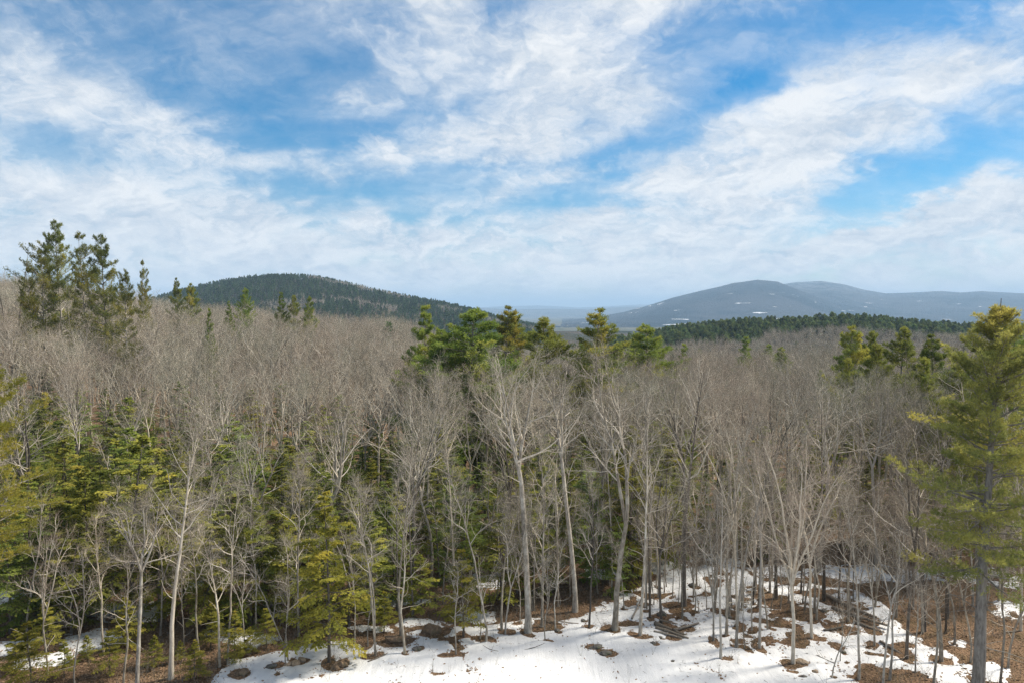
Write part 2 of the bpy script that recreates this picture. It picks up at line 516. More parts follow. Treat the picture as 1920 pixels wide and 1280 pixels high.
M_MTN_A = mountain_mat('wooded mountain', (0.014, 0.026, 0.036), (0.05, 0.056, 0.066), (0.065, 0.072, 0.085), None, (230, 60, 0.66))
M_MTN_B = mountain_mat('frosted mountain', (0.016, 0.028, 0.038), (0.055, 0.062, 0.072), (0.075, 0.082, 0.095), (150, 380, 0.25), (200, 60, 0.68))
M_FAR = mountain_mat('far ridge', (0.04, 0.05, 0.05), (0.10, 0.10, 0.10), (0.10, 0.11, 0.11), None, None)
M_HILL = mountain_mat('wooded hill floor', (0.03, 0.04, 0.025), (0.09, 0.075, 0.06), (0.11, 0.095, 0.08), None, None)

Hill([(-900, 575), (0, 574), (500, 580), (880, 579), (930, 575), (1010, 573), (1090, 577), (1150, 574), (1200, 571), (1260, 574), (1500, 578), (2000, 572), (2900, 575)],
     19000, 5000, 4000, -60, 0, 0.25, 0.06, 21).build('far_ridge', M_FAR, 240, 50)
Hill([(700, 590), (800, 583), (860, 578), (900, 577), (960, 581), (1020, 579), (1100, 580), (1180, 575), (1240, 576), (1320, 582), (1500, 590)],
     12500, 3000, 3000, -60, 0, 0.2, 0.06, 27).build('far_ridge', M_FAR, 160, 50)
Hill([(1240, 590), (1330, 572), (1400, 548), (1450, 536), (1490, 530.5), (1540, 528), (1580, 534), (1620, 545), (1660, 551), (1720, 549), (1765, 546.5), (1800, 549),
      (1840, 546.5), (1900, 550), (1960, 552), (2100, 560), (2400, 585)],
     8200, 3600, 2500, -60, 0, 0.34, 0.10, 33).build('mountain', M_MTN_B, 320, 110)
Hill([(960, 606), (1040, 602), (1110, 596), (1170, 585), (1215, 573), (1260, 559), (1300, 549), (1340, 540), (1375, 531), (1420, 526), (1455, 530), (1490, 542), (1530, 557),
      (1580, 572), (1640, 585), (1720, 597), (1850, 606)],
     6600, 3000, 1800, -60, 0, 0.34, 0.10, 41).build('mountain', M_MTN_A, 320, 110)
hill_left = Hill([(150, 590), (260, 566), (330, 546), (380, 534), (430, 524), (480, 517), (540, 514), (600, 519), (640, 528), (700, 542), (760, 554), (830, 566), (880, 577), (930, 592), (990, 606), (1060, 619), (1130, 632), (1230, 645), (1400, 655)],
                 1500, 760, 500, -34, 9, 0.12, 0.12, 51)
hill_left.build('hill', M_HILL, 200, 110)
hill_right = Hill([(1080, 650), (1150, 634), (1210, 622), (1270, 610), (1340, 602), (1420, 596), (1500, 594), (1560, 588), (1620, 590), (1680, 597), (1750, 602), (1800, 606), (1920, 608), (2050, 604), (2300, 610)],
                  640, 230, 260, -22, 11, 0.14, 0.14, 61)
hill_right.build('hill', M_HILL, 180, 90)

# ------------------------------------------------------------------ snow sheet lying on the litter
SNOW_PX = [(395, 1330), (425, 1262), (445, 1232), (520, 1222), (600, 1208), (690, 1206), (760, 1188), (850, 1172), (930, 1166), (965, 1158), (1030, 1156), (1080, 1148), (1150, 1122),
           (1210, 1098), (1260, 1076), (1320, 1060), (1345, 1058), (1400, 1078), (1480, 1098), (1560, 1100), (1620, 1112), (1660, 1132), (1690, 1170), (1740, 1200), (1790, 1240), (1830, 1290), (1900, 1420)]
poly = [on_ground(*p) for p in SNOW_PX] + [(42, 12), (42, -25), (-42, -25), (-30, 20)]
PATCHES = [  # photo x, y, half-size x, y in metres, strength
    (245, 1150, 3.2, 1.6, 1), (175, 1205, 1.9, 1.8, 1), (30, 1110, 2.0, 3.2, 1), (20, 1215, 1.6, 1.4, 1), (90, 1240, 1.6, .9, .8), (465, 1196, 2.6, 1.0, 1), (420, 1185, 1.2, .8, 1),
    (700, 1042, 2.2, 3.0, 1), (735, 1125, 2.2, 1.0, 1), (350, 1100, 1.2, 1.2, .8), (890, 1155, 1.6, .8, 1), (790, 1166, 2.0, .7, 1), (700, 1180, 1.6, .6, 1), (1235, 1065, 2.4, 1.4, .8),
    (1600, 1072, 4.5, 2.0, 1), (1690, 1080, 3.0, 2.0, 1), (1340, 1050, 2.2, 2.0, 1), (1845, 1085, 3, 2.2, .9), (1860, 1262, 1.6, 1.0, 1), (1800, 1210, .8, .6, .9), (1910, 1150, 2, 1.5, .8),
    (55, 1030, 3, 3, .6), (500, 1060, 2.2, 2.4, .7), (1130, 1075, 1.6, 1.2, .5), (920, 1085, 1.4, 1.8, .5), (1460, 1072, 2.5, 1.5, .6)]
BARE = [  # melted-out ground inside the snow
    (1280, 1135, 1.7, .75), (1455, 1128, 1.9, .9), (1500, 1150, 2.0, .8), (1430, 1110, 1.2, .6), (1320, 1112, 1.1, .5), (1535, 1115, 1.3, .6), (1525, 1160, 1.2, .6), (1580, 1180, 1.6, .7),
    (1440, 1165, 1.0, .5), (1352, 1150, .9, .45), (1340, 1092, 1.0, .6), (1490, 1203, 1.1, .45), (1498, 1190, 1.2, .5), (1440, 1203, .9, .4), (1620, 1262, 1.7, .7), (1690, 1270, 1.8, .8),
    (1650, 1225, .7, .35), (1590, 1145, 1.3, .5), (1640, 1170, 1.2, .5), (1700, 1215, 1.2, .5), (1180, 1165, 1.2, .4), (1030, 1165, 1.2, .5), (1225, 1115, 1.2, .55), (1190, 1130, 1.0, .4), (1350, 1205, .7, .3),
    (1495, 1255, .5, .2), (1140, 1100, 1.5, .8), (640, 1248, .8, .35), (740, 1200, 1.5, .45), (815, 1180, 1.5, .5), (1385, 1122, .8, .45), (1245, 1155, .8, .3), (1560, 1210, .8, .3), (860, 1196, .8, .3), (1560, 1130, .9, .4), (1410, 1145, .8, .4), (1475, 1170, .8, .35)]
WELLS = []          # (x, y, r): filled by the trees


def poly_sd(px, py, P):
    P = np.array(P)
    inside = np.zeros(px.shape, bool)
    dist = np.full(px.shape, 1e9)
    for k in range(len(P)):
        a, b = P[k], P[(k + 1) % len(P)]
        c = ((a[1] > py) != (b[1] > py)) & (px < (b[0] - a[0]) * (py - a[1]) / (b[1] - a[1] + 1e-12) + a[0])
        inside ^= c
        e = b - a
        tt = np.clip(((px - a[0]) * e[0] + (py - a[1]) * e[1]) / (e @ e), 0, 1)
        dist = np.minimum(dist, np.hypot(px - a[0] - tt * e[0], py - a[1] - tt * e[1]))
    return np.where(inside, dist, -dist)


def snow_depth(x, y):
    wx = x + fbm(x / 1.6, y / 1.6, 6, 71) * 2.8
    wy = y + fbm(x / 1.6, y / 1.6, 6, 72) * 2.2
    s = np.clip(poly_sd(wx, wy, poly) / 0.9, -1, 1)
    for (px, py, rx, ry, st) in PATCHES:
        cx, cy = on_ground(px, py)
        s = np.maximum(s, (1 - np.hypot((wx - cx) / rx, (wy - cy) / ry)) * 1.2 * st)
    for (px, py, rx, ry) in BARE:
        cx, cy = on_ground(px, py)
        s = np.minimum(s, (np.hypot((wx - cx) / rx, (wy - cy) / (ry * 1.5)) - 0.85) * 1.4)
    for (cx, cy, r) in WELLS:
        s = np.minimum(s, (np.hypot(x + (wx - x) * 0.55 - cx, y + (wy - y) * 0.55 - cy) / r - 1) * 1.2)
    s = np.clip(s, -1, 1)
    # holes melt through sooner towards the trees
    holes = fbm(x / 1.1, y / 1.1, 5, 75) + fbm(x / 4, y / 4, 3, 76) * 0.6 + 0.13 * sstep(44, 54, y) * sstep(-2, 6, x)
    s = np.minimum(s, (0.30 - holes) * 6)
    return s * 0.075 + fbm(x / 3.0, y / 3.0, 3, 77) * 0.05 * np.clip(s, 0, 1)


# ------------------------------------------------------------------ branch growing (all levels in numpy batches)
def norm(v):
    return v / (np.linalg.norm(v, axis=-1, keepdims=True) + 1e-9)


def grow(rng, p, d, L, n, wander, up):
    P = [p]
    d = norm(d)
    for i in range(n):
        d = norm(d + rng.normal(0, wander, d.shape) + np.array([0, 0, 1.0]) * up)
        p = p + d * (L / n)[:, None]
        P.append(p)
    return np.stack(P, 1)


def frames(tg):
    ref = np.where(np.abs(tg[..., 2:3]) > 0.9, np.array([1.0, 0, 0]), np.array([0, 0, 1.0]))
    u = norm(np.cross(tg, ref))
    return u, np.cross(tg, u)


def sample(P, T):
    """P (B,n,3), T (B,m) -> pos, tangent (B,m,3)"""
    n = P.shape[1] - 1
    f = np.clip(T, 0, 0.9999) * n
    i = f.astype(int)
    fr = (f - i)[..., None]
    b = np.arange(len(P))[:, None]
    A, Bp = P[b, i], P[b, i + 1]
    return A + (Bp - A) * fr, norm(Bp - A)


def lerp_r(Rr, T):
    n = Rr.shape[1] - 1
    f = np.clip(T, 0, 0.9999) * n
    i = f.astype(int)
    b = np.arange(len(Rr))[:, None]
    return Rr[b, i] + (Rr[b, i + 1] - Rr[b, i]) * (f - i)


def spawn(rng, P, Rr, m, t0, t1, a0, a1, asd):
    B = len(P)
    T = t0 + (t1 - t0) * (np.arange(m)[None] + rng.uniform(0.1, 0.9, (B, m))) / m
    pos, tg = sample(P, T)
    u, v = frames(tg)
    az_ = rng.uniform(0, 6.283, (B, 1)) + np.arange(m)[None] * 2.4 + rng.normal(0, 0.4, (B, m))
    s = (T - t0) / max(t1 - t0, 1e-6)
    ang = np.radians(a0 + (a1 - a0) * s + rng.normal(0, asd, (B, m)))
    d = np.cos(ang)[..., None] * tg + np.sin(ang)[..., None] * (np.cos(az_)[..., None] * u + np.sin(az_)[..., None] * v)
    par = np.repeat(np.arange(B), m)
    return pos.reshape(-1, 3), d.reshape(-1, 3), s.ravel(), par, lerp_r(Rr, T).ravel()


class Geo:
    def __init__(self):
        self.V, self.F, self.n = [], [], 0

    def tubes(self, P, Rr, k, mat=0):
        B, n, _ = P.shape
        tg = np.empty_like(P)
        tg[:, 1:-1] = P[:, 2:] - P[:, :-2]
        tg[:, 0] = P[:, 1] - P[:, 0]
        tg[:, -1] = P[:, -1] - P[:, -2]
        tg = norm(tg)
        ref = np.where(np.abs(tg[:, :1, 2:3]) > 0.8, np.array([1.0, 0.1, 0]), np.array([0.05, 0, 1.0]))
        u = norm(np.cross(tg, np.broadcast_to(ref, tg.shape)))
        v = np.cross(tg, u)
        a = np.arange(k) * 2 * math.pi / k
        ring = P[:, :, None] + Rr[:, :, None, None] * (np.cos(a)[:, None] * u[:, :, None] + np.sin(a)[:, None] * v[:, :, None])
        self.V.append(ring.reshape(-1, 3))
        idx = np.arange(B * n * k).reshape(B, n, k) + self.n
        nx = np.roll(idx, -1, axis=2)
        f = np.stack([idx[:, :-1], nx[:, :-1], nx[:, 1:], idx[:, 1:]], -1).reshape(-1, 4)
        self.F.append((f, mat))
        self.n += B * n * k

    def spikes(self, p, q, r, mat=0):
        """three-sided pointed twigs"""
        d = norm(q - p)
        u, v = frames(d)
        B = len(p)
        ring = [p + r[:, None] * (math.cos(a) * u + math.sin(a) * v) for a in (0.3, 2.39, 4.49)]
        self.V.append(np.stack(ring + [q], 1).reshape(-1, 3))
        b = np.arange(B)[:, None] * 4 + self.n
        f = np.concatenate([b + np.array([[0, 1, 3]]), b + np.array([[1, 2, 3]]), b + np.array([[2, 0, 3]])])
        self.F.append((f, mat))
        self.n += B * 4

    def tris(self, T, mat=0):
        B = len(T)
        self.V.append(T.reshape(-1, 3))
        self.F.append((np.arange(B * 3).reshape(B, 3) + self.n, mat))
        self.n += B * 3

    def quads(self, Q, mat=0):
        B = len(Q)
        self.V.append(Q.reshape(-1, 3))
        self.F.append((np.arange(B * 4).reshape(B, 4) + self.n, mat))
        self.n += B * 4

    def mesh(self, name, mats):
        return mesh_np(name, np.concatenate(self.V), self.F, mats)


def taper(B, n, r0, r1, pw=1.0):
    s = np.linspace(0, 1, n)[None] ** pw
    return r0[:, None] + (r1 - r0)[:, None] * s


def bare_tree(seed, H=17.0, r0=0.17, cb=0.5, lead=1, lf=0.55, n1=18, l1=0.27, a0=50, a1=26, n2=7, n3=5, n4=2, lean=(0, 0),
              wander=0.035, fork=14, up=0.06, twig=M_TWIG, bark=M_BARK, limb=M_LIMB, low=0, joined=False, bend=None, thick=1.0, twl=1.0, split=None):
    rng = np.random.default_rng(seed)
    trunk, crown = Geo(), Geo()
    if joined: crown = trunk
    mats = [bark, limb, twig]
    limbs = []
    d0 = np.array([[lean[0], lean[1], 1.0]])
    if lead == 1:
        P = grow(rng, np.zeros((1, 3)), d0, np.array([H]), 14, wander, 0.02)
        if bend is not None:
            s = np.linspace(0, 1, 15)
            P[0, :, 0] += bend[0] * np.sin(s * 3.0) ; P[0, :, 1] += bend[1] * np.sin(s * 3.0)
        P[:, 0, 2] = -0.35
        s = np.linspace(0, 1, 15)
        Rr = (r0 * (1 - s) ** 0.85 + 0.012)[None]
        Rr[0, 0] *= 1.45; Rr[0, 1] *= 1.03
        trunk.tubes(P, Rr, 7, 0)
        sP, sR, sL, tA = P, Rr, np.array([H]), cb
    else:
        P = grow(rng, np.zeros((1, 3)), d0, np.array([H * lf]), 9, wander, 0.02)
        P[:, 0, 2] = -0.35
        s = np.linspace(0, 1, 10)
        Rr = (r0 * (1 - 0.32 * s))[None]
        Rr[0, 0] *= 1.45
        trunk.tubes(P, Rr, 8, 0)
        a = rng.uniform(0, 6.28) + np.arange(lead) * 6.283 / lead + rng.normal(0, 0.35, lead)
        f = np.radians(fork * rng.uniform(0.7, 1.3, lead))
        e = norm(P[:, -1] - P[:, -2])
        d = np.stack([np.cos(a) * np.sin(f), np.sin(a) * np.sin(f), np.cos(f)], 1) + e * 0.3
        Ls = H * (1 - lf) * rng.uniform(0.88, 1.1, lead)
        start = np.repeat(P[:, -1] - e * 0.15, lead, 0)
        sP = grow(rng, start, d, Ls, 9, 0.06, 0.035)
        rr = r0 * 0.68 * (0.5 + 0.62 / math.sqrt(lead)) * rng.uniform(0.85, 1.1, lead)
        s = np.linspace(0, 1, 10)
        sR = rr[:, None] * (1 - s)[None] ** 0.85 + 0.012
        trunk.tubes(sP, sR, 6, 0)
        sL, tA = Ls, max(0.05, (cb - lf) / (1 - lf))
        n1 = max(5, int(n1 / lead * 1.15))
    # limbs
    p, d, s, par, rp = spawn(rng, sP, sR, n1, tA, 0.98, a0, a1, 9)
    d[:, 2] = np.maximum(d[:, 2], 0.12)
    L = H * l1 * (1 - 0.62 * s) * rng.uniform(0.55, 1.2, len(p))
    r = np.minimum(rp * 0.62, (0.0135 * L + 0.010) * thick)
    P1 = grow(rng, p, d, L, 7, 0.15, up)
    R1 = taper(len(p), 8, r, np.full(len(p), 0.009), 0.8)
    big = np.zeros(len(P1), bool)
    if split is not None:                      # boughs big enough to pick out become pieces of their own
        big[np.argsort(-L)[:split]] = True
        for i in np.nonzero(big)[0]:
            g1 = Geo()
            g1.tubes(P1[i:i + 1], R1[i:i + 1], 5, 0)
            limbs.append(g1.mesh('limb', [limb]))
    trunk.tubes(P1[~big], R1[~big], 4, 1)
    if low:
        pl, dl, s_, pr_, rl = spawn(rng, P if lead == 1 else P, Rr, low, 0.3, cb if lead == 1 else 0.95, 75, 55, 12)
        Ll = rng.uniform(0.6, 2.4, len(pl))
        Pl = grow(rng, pl, dl, Ll, 4, 0.2, 0.05)
        trunk.tubes(Pl, taper(len(pl), 5, np.minimum(rl * 0.4, 0.03), np.full(len(pl), 0.006)), 3, 1)
        P1s = Pl
    # branches
    p, d, s, par, rp = spawn(rng, P1, R1, n2, 0.18, 1.0, 48, 34, 11)
    L2 = L[par] * 0.50 * (1.05 - 0.6 * s) * rng.uniform(0.6, 1.25, len(p))
    L2 = np.maximum(L2, 0.5)
    r = np.minimum(rp * 0.7, (0.0095 * L2 + 0.0065) * thick)
    P2 = grow(rng, p, d, L2, 4, 0.19, 0.05)
    R2 = taper(len(p), 5, r, np.full(len(p), 0.006))
    crown.tubes(P2, R2, 3, 1)
    # branchlets
    p, d, s, par, rp = spawn(rng, P2, R2, n3, 0.15, 1.0, 44, 32, 12)
    L3 = np.maximum(L2[par] * 0.5 * (1.1 - 0.6 * s) * rng.uniform(0.6, 1.3, len(p)), 0.3)
    P3 = grow(rng, p, d, L3, 2, 0.14, 0.08)
    R3 = taper(len(p), 3, np.minimum(rp * 0.8, 0.0085 * thick), np.full(len(p), 0.0035))
    crown.tubes(P3, R3, 3, 2)
    # twigs
    p, d, s, par, rp = spawn(rng, P3, R3, n4, 0.25, 1.0, 42, 20, 14)
    L4 = rng.uniform(0.28, 0.75, len(p)) * twl
    d = norm(norm(d) + np.array([0, 0, 0.22]))
    crown.spikes(p, p + d * L4[:, None], np.full(len(p), 0.0055 * thick), 2)
    if joined:
        return trunk.mesh('bare tree', mats), H
    return (trunk.mesh('trunk', mats), crown.mesh('crown', mats), *limbs), H


def add_tufts(rng, g, pos, axis_, size, k, width, spread, mat):
    B = len(pos)
    ax = norm(axis_)
    u, v = frames(ax)
    a = rng.uniform(0, 6.283, (B, k))
    th = rng.uniform(0.15, spread, (B, k))
    d = np.cos(th)[..., None] * ax[:, None] + np.sin(th)[..., None] * (np.cos(a)[..., None] * u[:, None] + np.sin(a)[..., None] * v[:, None])
    ln = size * rng.uniform(0.7, 1.25, (B, k))
    tip = pos[:, None] + d * ln[..., None]
    side = norm(np.cross(d, rng.normal(0, 1, (B, k, 3)))) * width
    mid = pos[:, None] + d * (ln * 0.35)[..., None]
    T = np.stack([mid - side, mid + side, tip], 2)
    base = np.stack([mid + side, mid - side, np.broadcast_to(pos[:, None], mid.shape)], 2)
    g.tris(T.reshape(-1, 3, 3), mat)


def pine_tree(seed, H=23.0, r0=0.3, cb=0.25, rad=3.6, wh=0.62, per=5, n2=9, ntuft=6, k=8, size=0.17, width=0.014, shape=0.75, e0=-4, e1=48,
              leaf=M_PINE, bark=M_PINEBARK, ragged=0.45, lean=(0, 0), topper=0.0, gaps=0.12, dead=0, joined=False, wander=0.018, oneside=None, pk=None, shrink=0.45, t20=0.22, dens_l=2.2):
    rng = np.random.default_rng(seed)
    trunk, crown = Geo(), Geo()
    if joined: crown = trunk
    mats = [bark, leaf]
    P = grow(rng, np.zeros((1, 3)), np.array([[lean[0], lean[1], 1.0]]), np.array([H]), 16, wander, 0.03)
    P[:, 0, 2] = -0.35
    s = np.linspace(0, 1, 17)
    Rr = (r0 * (1 - s) ** 0.9 + 0.015)[None]
    Rr[0, 0] *= 1.3
    trunk.tubes(P, Rr, 8, 0)
    z = cb * H
    T, A, S = [], [], []
    while z < H * 0.985:
        sz = (z - cb * H) / (H - cb * H)
        a = rng.uniform(0, 6.28)
        n = per + rng.integers(-1, 2)
        wl = rng.uniform(1 - ragged * 0.6, 1.12)
        for i in range(n):
            if rng.random() < gaps: continue
            T.append(min(0.995, z / H + rng.normal(0, 0.004)))
            A.append(a + i * 6.283 / n + rng.normal(0, 0.2))
            S.append(wl * rng.uniform(1 - ragged, 1.1))
        z += wh * rng.uniform(0.7, 1.3) * (1.0 - shrink * sz)
    T, A, S = np.array(T), np.array(A), np.array(S)
    sz = np.clip((T - cb) / (1 - cb), 0, 1)
    pos, _ = sample(P, T[None])
    pos = pos[0]
    prof = (1 - sz) ** shape * (0.45 + 0.55 * sstep(-0.05, 0.28, sz)) + topper * np.exp(-((sz - 0.82) / 0.1) ** 2) + 0.05
    if pk: prof = (1 - np.exp(-(1 - sz) * pk)) * (0.7 + 0.3 * sstep(-0.05, 0.2, sz))
    L = np.maximum(rad * prof * S, 0.3)
    if oneside is not None:
        L *= 1 + oneside[1] * np.cos(A - oneside[0])
    elv = np.radians(e0 + (e1 - e0) * sz ** 1.4 + rng.normal(0, 7, len(T)))
    d = np.stack([np.cos(A) * np.cos(elv), np.sin(A) * np.cos(elv), np.sin(elv)], 1)
    P1 = grow(rng, pos, d, L, 6, 0.05, 0.045)
    r = np.minimum(0.016 * L + 0.008, r0 * 0.35)
    R1 = taper(len(T), 7, r, np.full(len(T), 0.006))
    trunk.tubes(P1, R1, 4, 0)
    # side shoots fan out in the branch's own plane
    B = len(T)
    t2 = t20 + (0.97 - t20) * (np.arange(n2)[None] + rng.uniform(0, 1, (B, n2))) / n2
    p2, tg = sample(P1, t2)
    sgn = np.where((np.arange(n2) % 2)[None] == 0, 1, -1) * np.ones((B, 1))
    an = np.radians(rng.normal(46, 10, (B, n2))) * sgn
    ca, sa = np.cos(an), np.sin(an)
    d2 = np.stack([tg[..., 0] * ca - tg[..., 1] * sa, tg[..., 0] * sa + tg[..., 1] * ca, tg[..., 2] + rng.normal(0.15, 0.22, (B, n2))], -1)
    L2 = (L[:, None] * 0.42 * (1.15 - t2) * rng.uniform(0.7, 1.25, (B, n2)) + 0.12).ravel()
    P2 = grow(rng, p2.reshape(-1, 3), d2.reshape(-1, 3), L2, 3, 0.08, 0.06)
    crown.tubes(P2, taper(len(P2), 4, np.full(len(P2), 0.010), np.full(len(P2), 0.004)), 3, 0)
    # needle tufts
    t3 = 0.22 + 0.78 * (np.arange(ntuft)[None] + rng.uniform(0, 1, (len(P2), ntuft))) / ntuft
    p3, g3 = sample(P2, t3)
    p3, g3 = p3.reshape(-1, 3), g3.reshape(-1, 3)
    Lp = np.repeat(np.repeat(L, n2), ntuft)
    kp = rng.random(len(p3)) < np.clip(Lp / dens_l, 0.06, 1)
    p3, g3 = p3[kp], g3[kp]
    jit = rng.normal(0, 0.05, p3.shape) * (size / 0.17)
    add_tufts(rng, crown, p3 + jit, g3 + np.array([0, 0, 0.35]) + rng.normal(0, 0.35, g3.shape), size, k, width, 1.15, 1)
    nt1 = ntuft + 2
    t4 = 0.45 + 0.55 * (np.arange(nt1)[None] + rng.uniform(0, 1, (B, nt1))) / nt1
    p4, g4 = sample(P1, t4)
    p4, g4 = p4.reshape(-1, 3), g4.reshape(-1, 3)
    kp = rng.random(len(p4)) < np.clip(np.repeat(L, nt1) / (dens_l * .7), 0.2, 1)
    add_tufts(rng, crown, p4[kp], g4[kp] + np.array([0, 0, 0.4]), size, k, width, 1.0, 1)
    if dead:
        Td = np.sort(rng.uniform(cb * 0.35, cb, dead))
        pd, _ = sample(P, Td[None])
        ad = rng.uniform(0, 6.28, dead)
        dd = np.stack([np.cos(ad), np.sin(ad), rng.normal(-0.05, 0.15, dead)], 1)
        Ld = rng.uniform(0.8, 3.2, dead)
        Pd = grow(rng, pd[0], dd, Ld, 5, 0.12, 0.0)
        trunk.tubes(Pd, taper(dead, 6, 0.008 * Ld + 0.01, np.full(dead, 0.005)), 3, 0)
    if joined:
        return trunk.mesh('pine', mats), H
    return (trunk.mesh('trunk', mats), crown.mesh('crown', mats)), H


def hemlock_tree(seed, H=11.0, r0=0.13, cb=0.06, rad=2.3, dens=8.0, n2=9, nl=7, leaf=M_HEM, bark=M_DARKBARK, size=0.13, joined=False, shape=0.8, droop=-0.06, ragged=0.4):
    rng = np.random.default_rng(seed)
    trunk, crown = Geo(), Geo()
    if joined: crown = trunk
    mats = [bark, leaf]
    P = grow(rng, np.zeros((1, 3)), np.array([[0, 0, 1.0]]), np.array([H]), 12, 0.02, 0.03)
    P[:, 0, 2] = -0.35
    s = np.linspace(0, 1, 13)
    Rr = (r0 * (1 - s) ** 0.95 + 0.008)[None]
    Rr[0, 0] *= 1.3
    trunk.tubes(P, Rr, 7, 0)
    B = int(H * (1 - cb) * dens)
    sz = (np.arange(B) + rng.uniform(0, 1, B)) / B
    T = cb + (0.995 - cb) * sz
    A = np.arange(B) * 2.4 + rng.normal(0, 0.4, B)
    pos = sample(P, T[None])[0][0]
    L = np.maximum(rad * ((1 - sz) ** shape) * (0.7 + 0.3 * sstep(0, 0.2, sz)) * rng.uniform(1 - ragged, 1.15, B), 0.22)
    elv = np.radians(8 + 28 * sz + rng.normal(0, 14, B))
    d = np.stack([np.cos(A) * np.cos(elv), np.sin(A) * np.cos(elv), np.sin(elv)], 1)
    P1 = grow(rng, pos, d, L, 5, 0.05, droop)
    R1 = taper(B, 6, np.minimum(0.011 * L + 0.005, r0 * 0.4), np.full(B, 0.004))
    trunk.tubes(P1, R1, 3, 0)
    t2 = 0.15 + 0.83 * (np.arange(n2)[None] + rng.uniform(0, 1, (B, n2))) / n2
    p2, tg = sample(P1, t2)
    sgn = np.where((np.arange(n2) % 2)[None] == 0, 1, -1) * np.ones((B, 1))
    an = np.radians(rng.normal(52, 9, (B, n2))) * sgn
    ca, sa = np.cos(an), np.sin(an)
    d2 = np.stack([tg[..., 0] * ca - tg[..., 1] * sa, tg[..., 0] * sa + tg[..., 1] * ca, tg[..., 2] + rng.normal(-0.05, 0.1, (B, n2))], -1)
    L2 = (L[:, None] * 0.45 * (1.12 - t2) * rng.uniform(0.7, 1.2, (B, n2)) + 0.1).ravel()
    P2 = grow(rng, p2.reshape(-1, 3), d2.reshape(-1, 3), L2, 3, 0.06, -0.07)
    # flat feathery sprigs
    for (PP, n_, t0) in ((P2, nl, 0.1), (P1, nl + 2, 0.3)):
        t3 = t0 + (1.02 - t0) * (np.arange(n_)[None] + rng.uniform(0, 1, (len(PP), n_))) / n_
        p3, g3 = sample(PP, np.minimum(t3, 0.999))
        sg = np.where((np.arange(n_) % 2)[None] == 0, 1, -1) * np.ones((len(PP), 1))
        an = np.radians(rng.normal(38, 14, t3.shape)) * sg
        ca, sa = np.cos(an), np.sin(an)
        dd = norm(np.stack([g3[..., 0] * ca - g3[..., 1] * sa, g3[..., 0] * sa + g3[..., 1] * ca, g3[..., 2] + rng.normal(-0.18, 0.34, t3.shape)], -1)).reshape(-1, 3)
        p3 = p3.reshape(-1, 3)
        side = norm(np.cross(dd, np.array([0, 0, 1.0]) + rng.normal(0, 0.35, dd.shape)))
        ln = (size * rng.uniform(0.8, 1.7, len(dd)))[:, None]
        wd = ln * 0.30
        mid = p3 + dd * ln * 0.45
        crown.quads(np.stack([p3, mid + side * wd, p3 + dd * ln, mid - side * wd], 1), 1)
    if joined:
        return trunk.mesh('hemlock', mats), H
    return (trunk.mesh('trunk', mats), crown.mesh('crown', mats)), H


# ------------------------------------------------------------------ placing a tree
def place(name, proto, x, y, height, rot, label, cat, group=None, wide=1.0, well=0.0, sink=0.0):
    (mt, mc, *limbs), H = proto
    e = bpy.data.objects.new(name, None)
    e.empty_display_size = 0.5
    COL.objects.link(e)
    s = height / H
    e.location = (x, y, gz(x, y) - sink)
    e.rotation_euler = (0, 0, rot)
    e.scale = (s * wide, s * wide, s)
    tag(e, label, cat, group)
    tr = obj('trunk', mt, e)
    obj('crown', mc, e)
    for ml in limbs: obj('limb', ml, tr)
    if well: WELLS.append((x, y, well))
    return e


def height_for(px_top, x, y):
    return at_depth(960, px_top, y)[2] - gz(x, y)


rnd = random.Random(7)
LAND = [(20, 'the left edge snow patch'), (258, 'the short spreading tree'), (350, 'the leaning pale trunk'), (427, 'the left snow tip'), (560, 'the slim upswept tree'),
        (617, 'the pointed yellow hemlock'), (752, 'the broad brown mound'), (869, 'the small yellow hemlock'), (947, 'the Y-forked young tree'), (990, 'the thick central trunk'),
        (1078, 'the middle central trunk'), (1152, 'the double-stemmed tree'), (1240, 'the log pile'), (1338, 'the three-stemmed tree'), (1424, 'the slender twin-leader tree'),
        (1487, 'the fan-shaped tree'), (1590, 'the fallen trunks'), (1700, 'the crooked arching tree'), (1850, 'the big right pine')]
ORD = ['nearest', 'second', 'third', 'fourth', 'fifth', 'sixth', 'seventh', 'eighth']
_rank = {}


def behind(what, x, D, far_word='farther back behind'):
    """label by the landmark the tree stands behind; call in order of distance"""
    px = 960 + x / D * 1280
    lm = min(LAND, key=lambda l: abs(l[0] - px))[1]
    k = _rank.get((what, lm), 0)
    _rank[(what, lm)] = k + 1
    if k < len(ORD): return f'{ORD[k]} {what} straight behind {lm}'
    return f'{what} {far_word} {lm}'



# ================================================================== hero trees read off the photograph
SMALL = [bare_tree(300 + i, H=9.0, r0=0.062, cb=0.42, lead=(1, 1, 2, 3, 1, 2)[i], lf=0.42, n1=11, l1=0.26, a0=50, a1=28, n2=6, n3=4, n4=2, wander=0.06,
                   fork=13, twig=(M_TWIG, M_TWIGR)[i % 2], thick=0.9, low=3) for i in range(6)]
WHIP = [bare_tree(340 + i, H=5.0, r0=0.03, cb=0.35, n1=7, l1=0.22, a0=42, a1=25, n2=4, n3=2, n4=1, wander=0.08, thick=0.8) for i in range(4)]

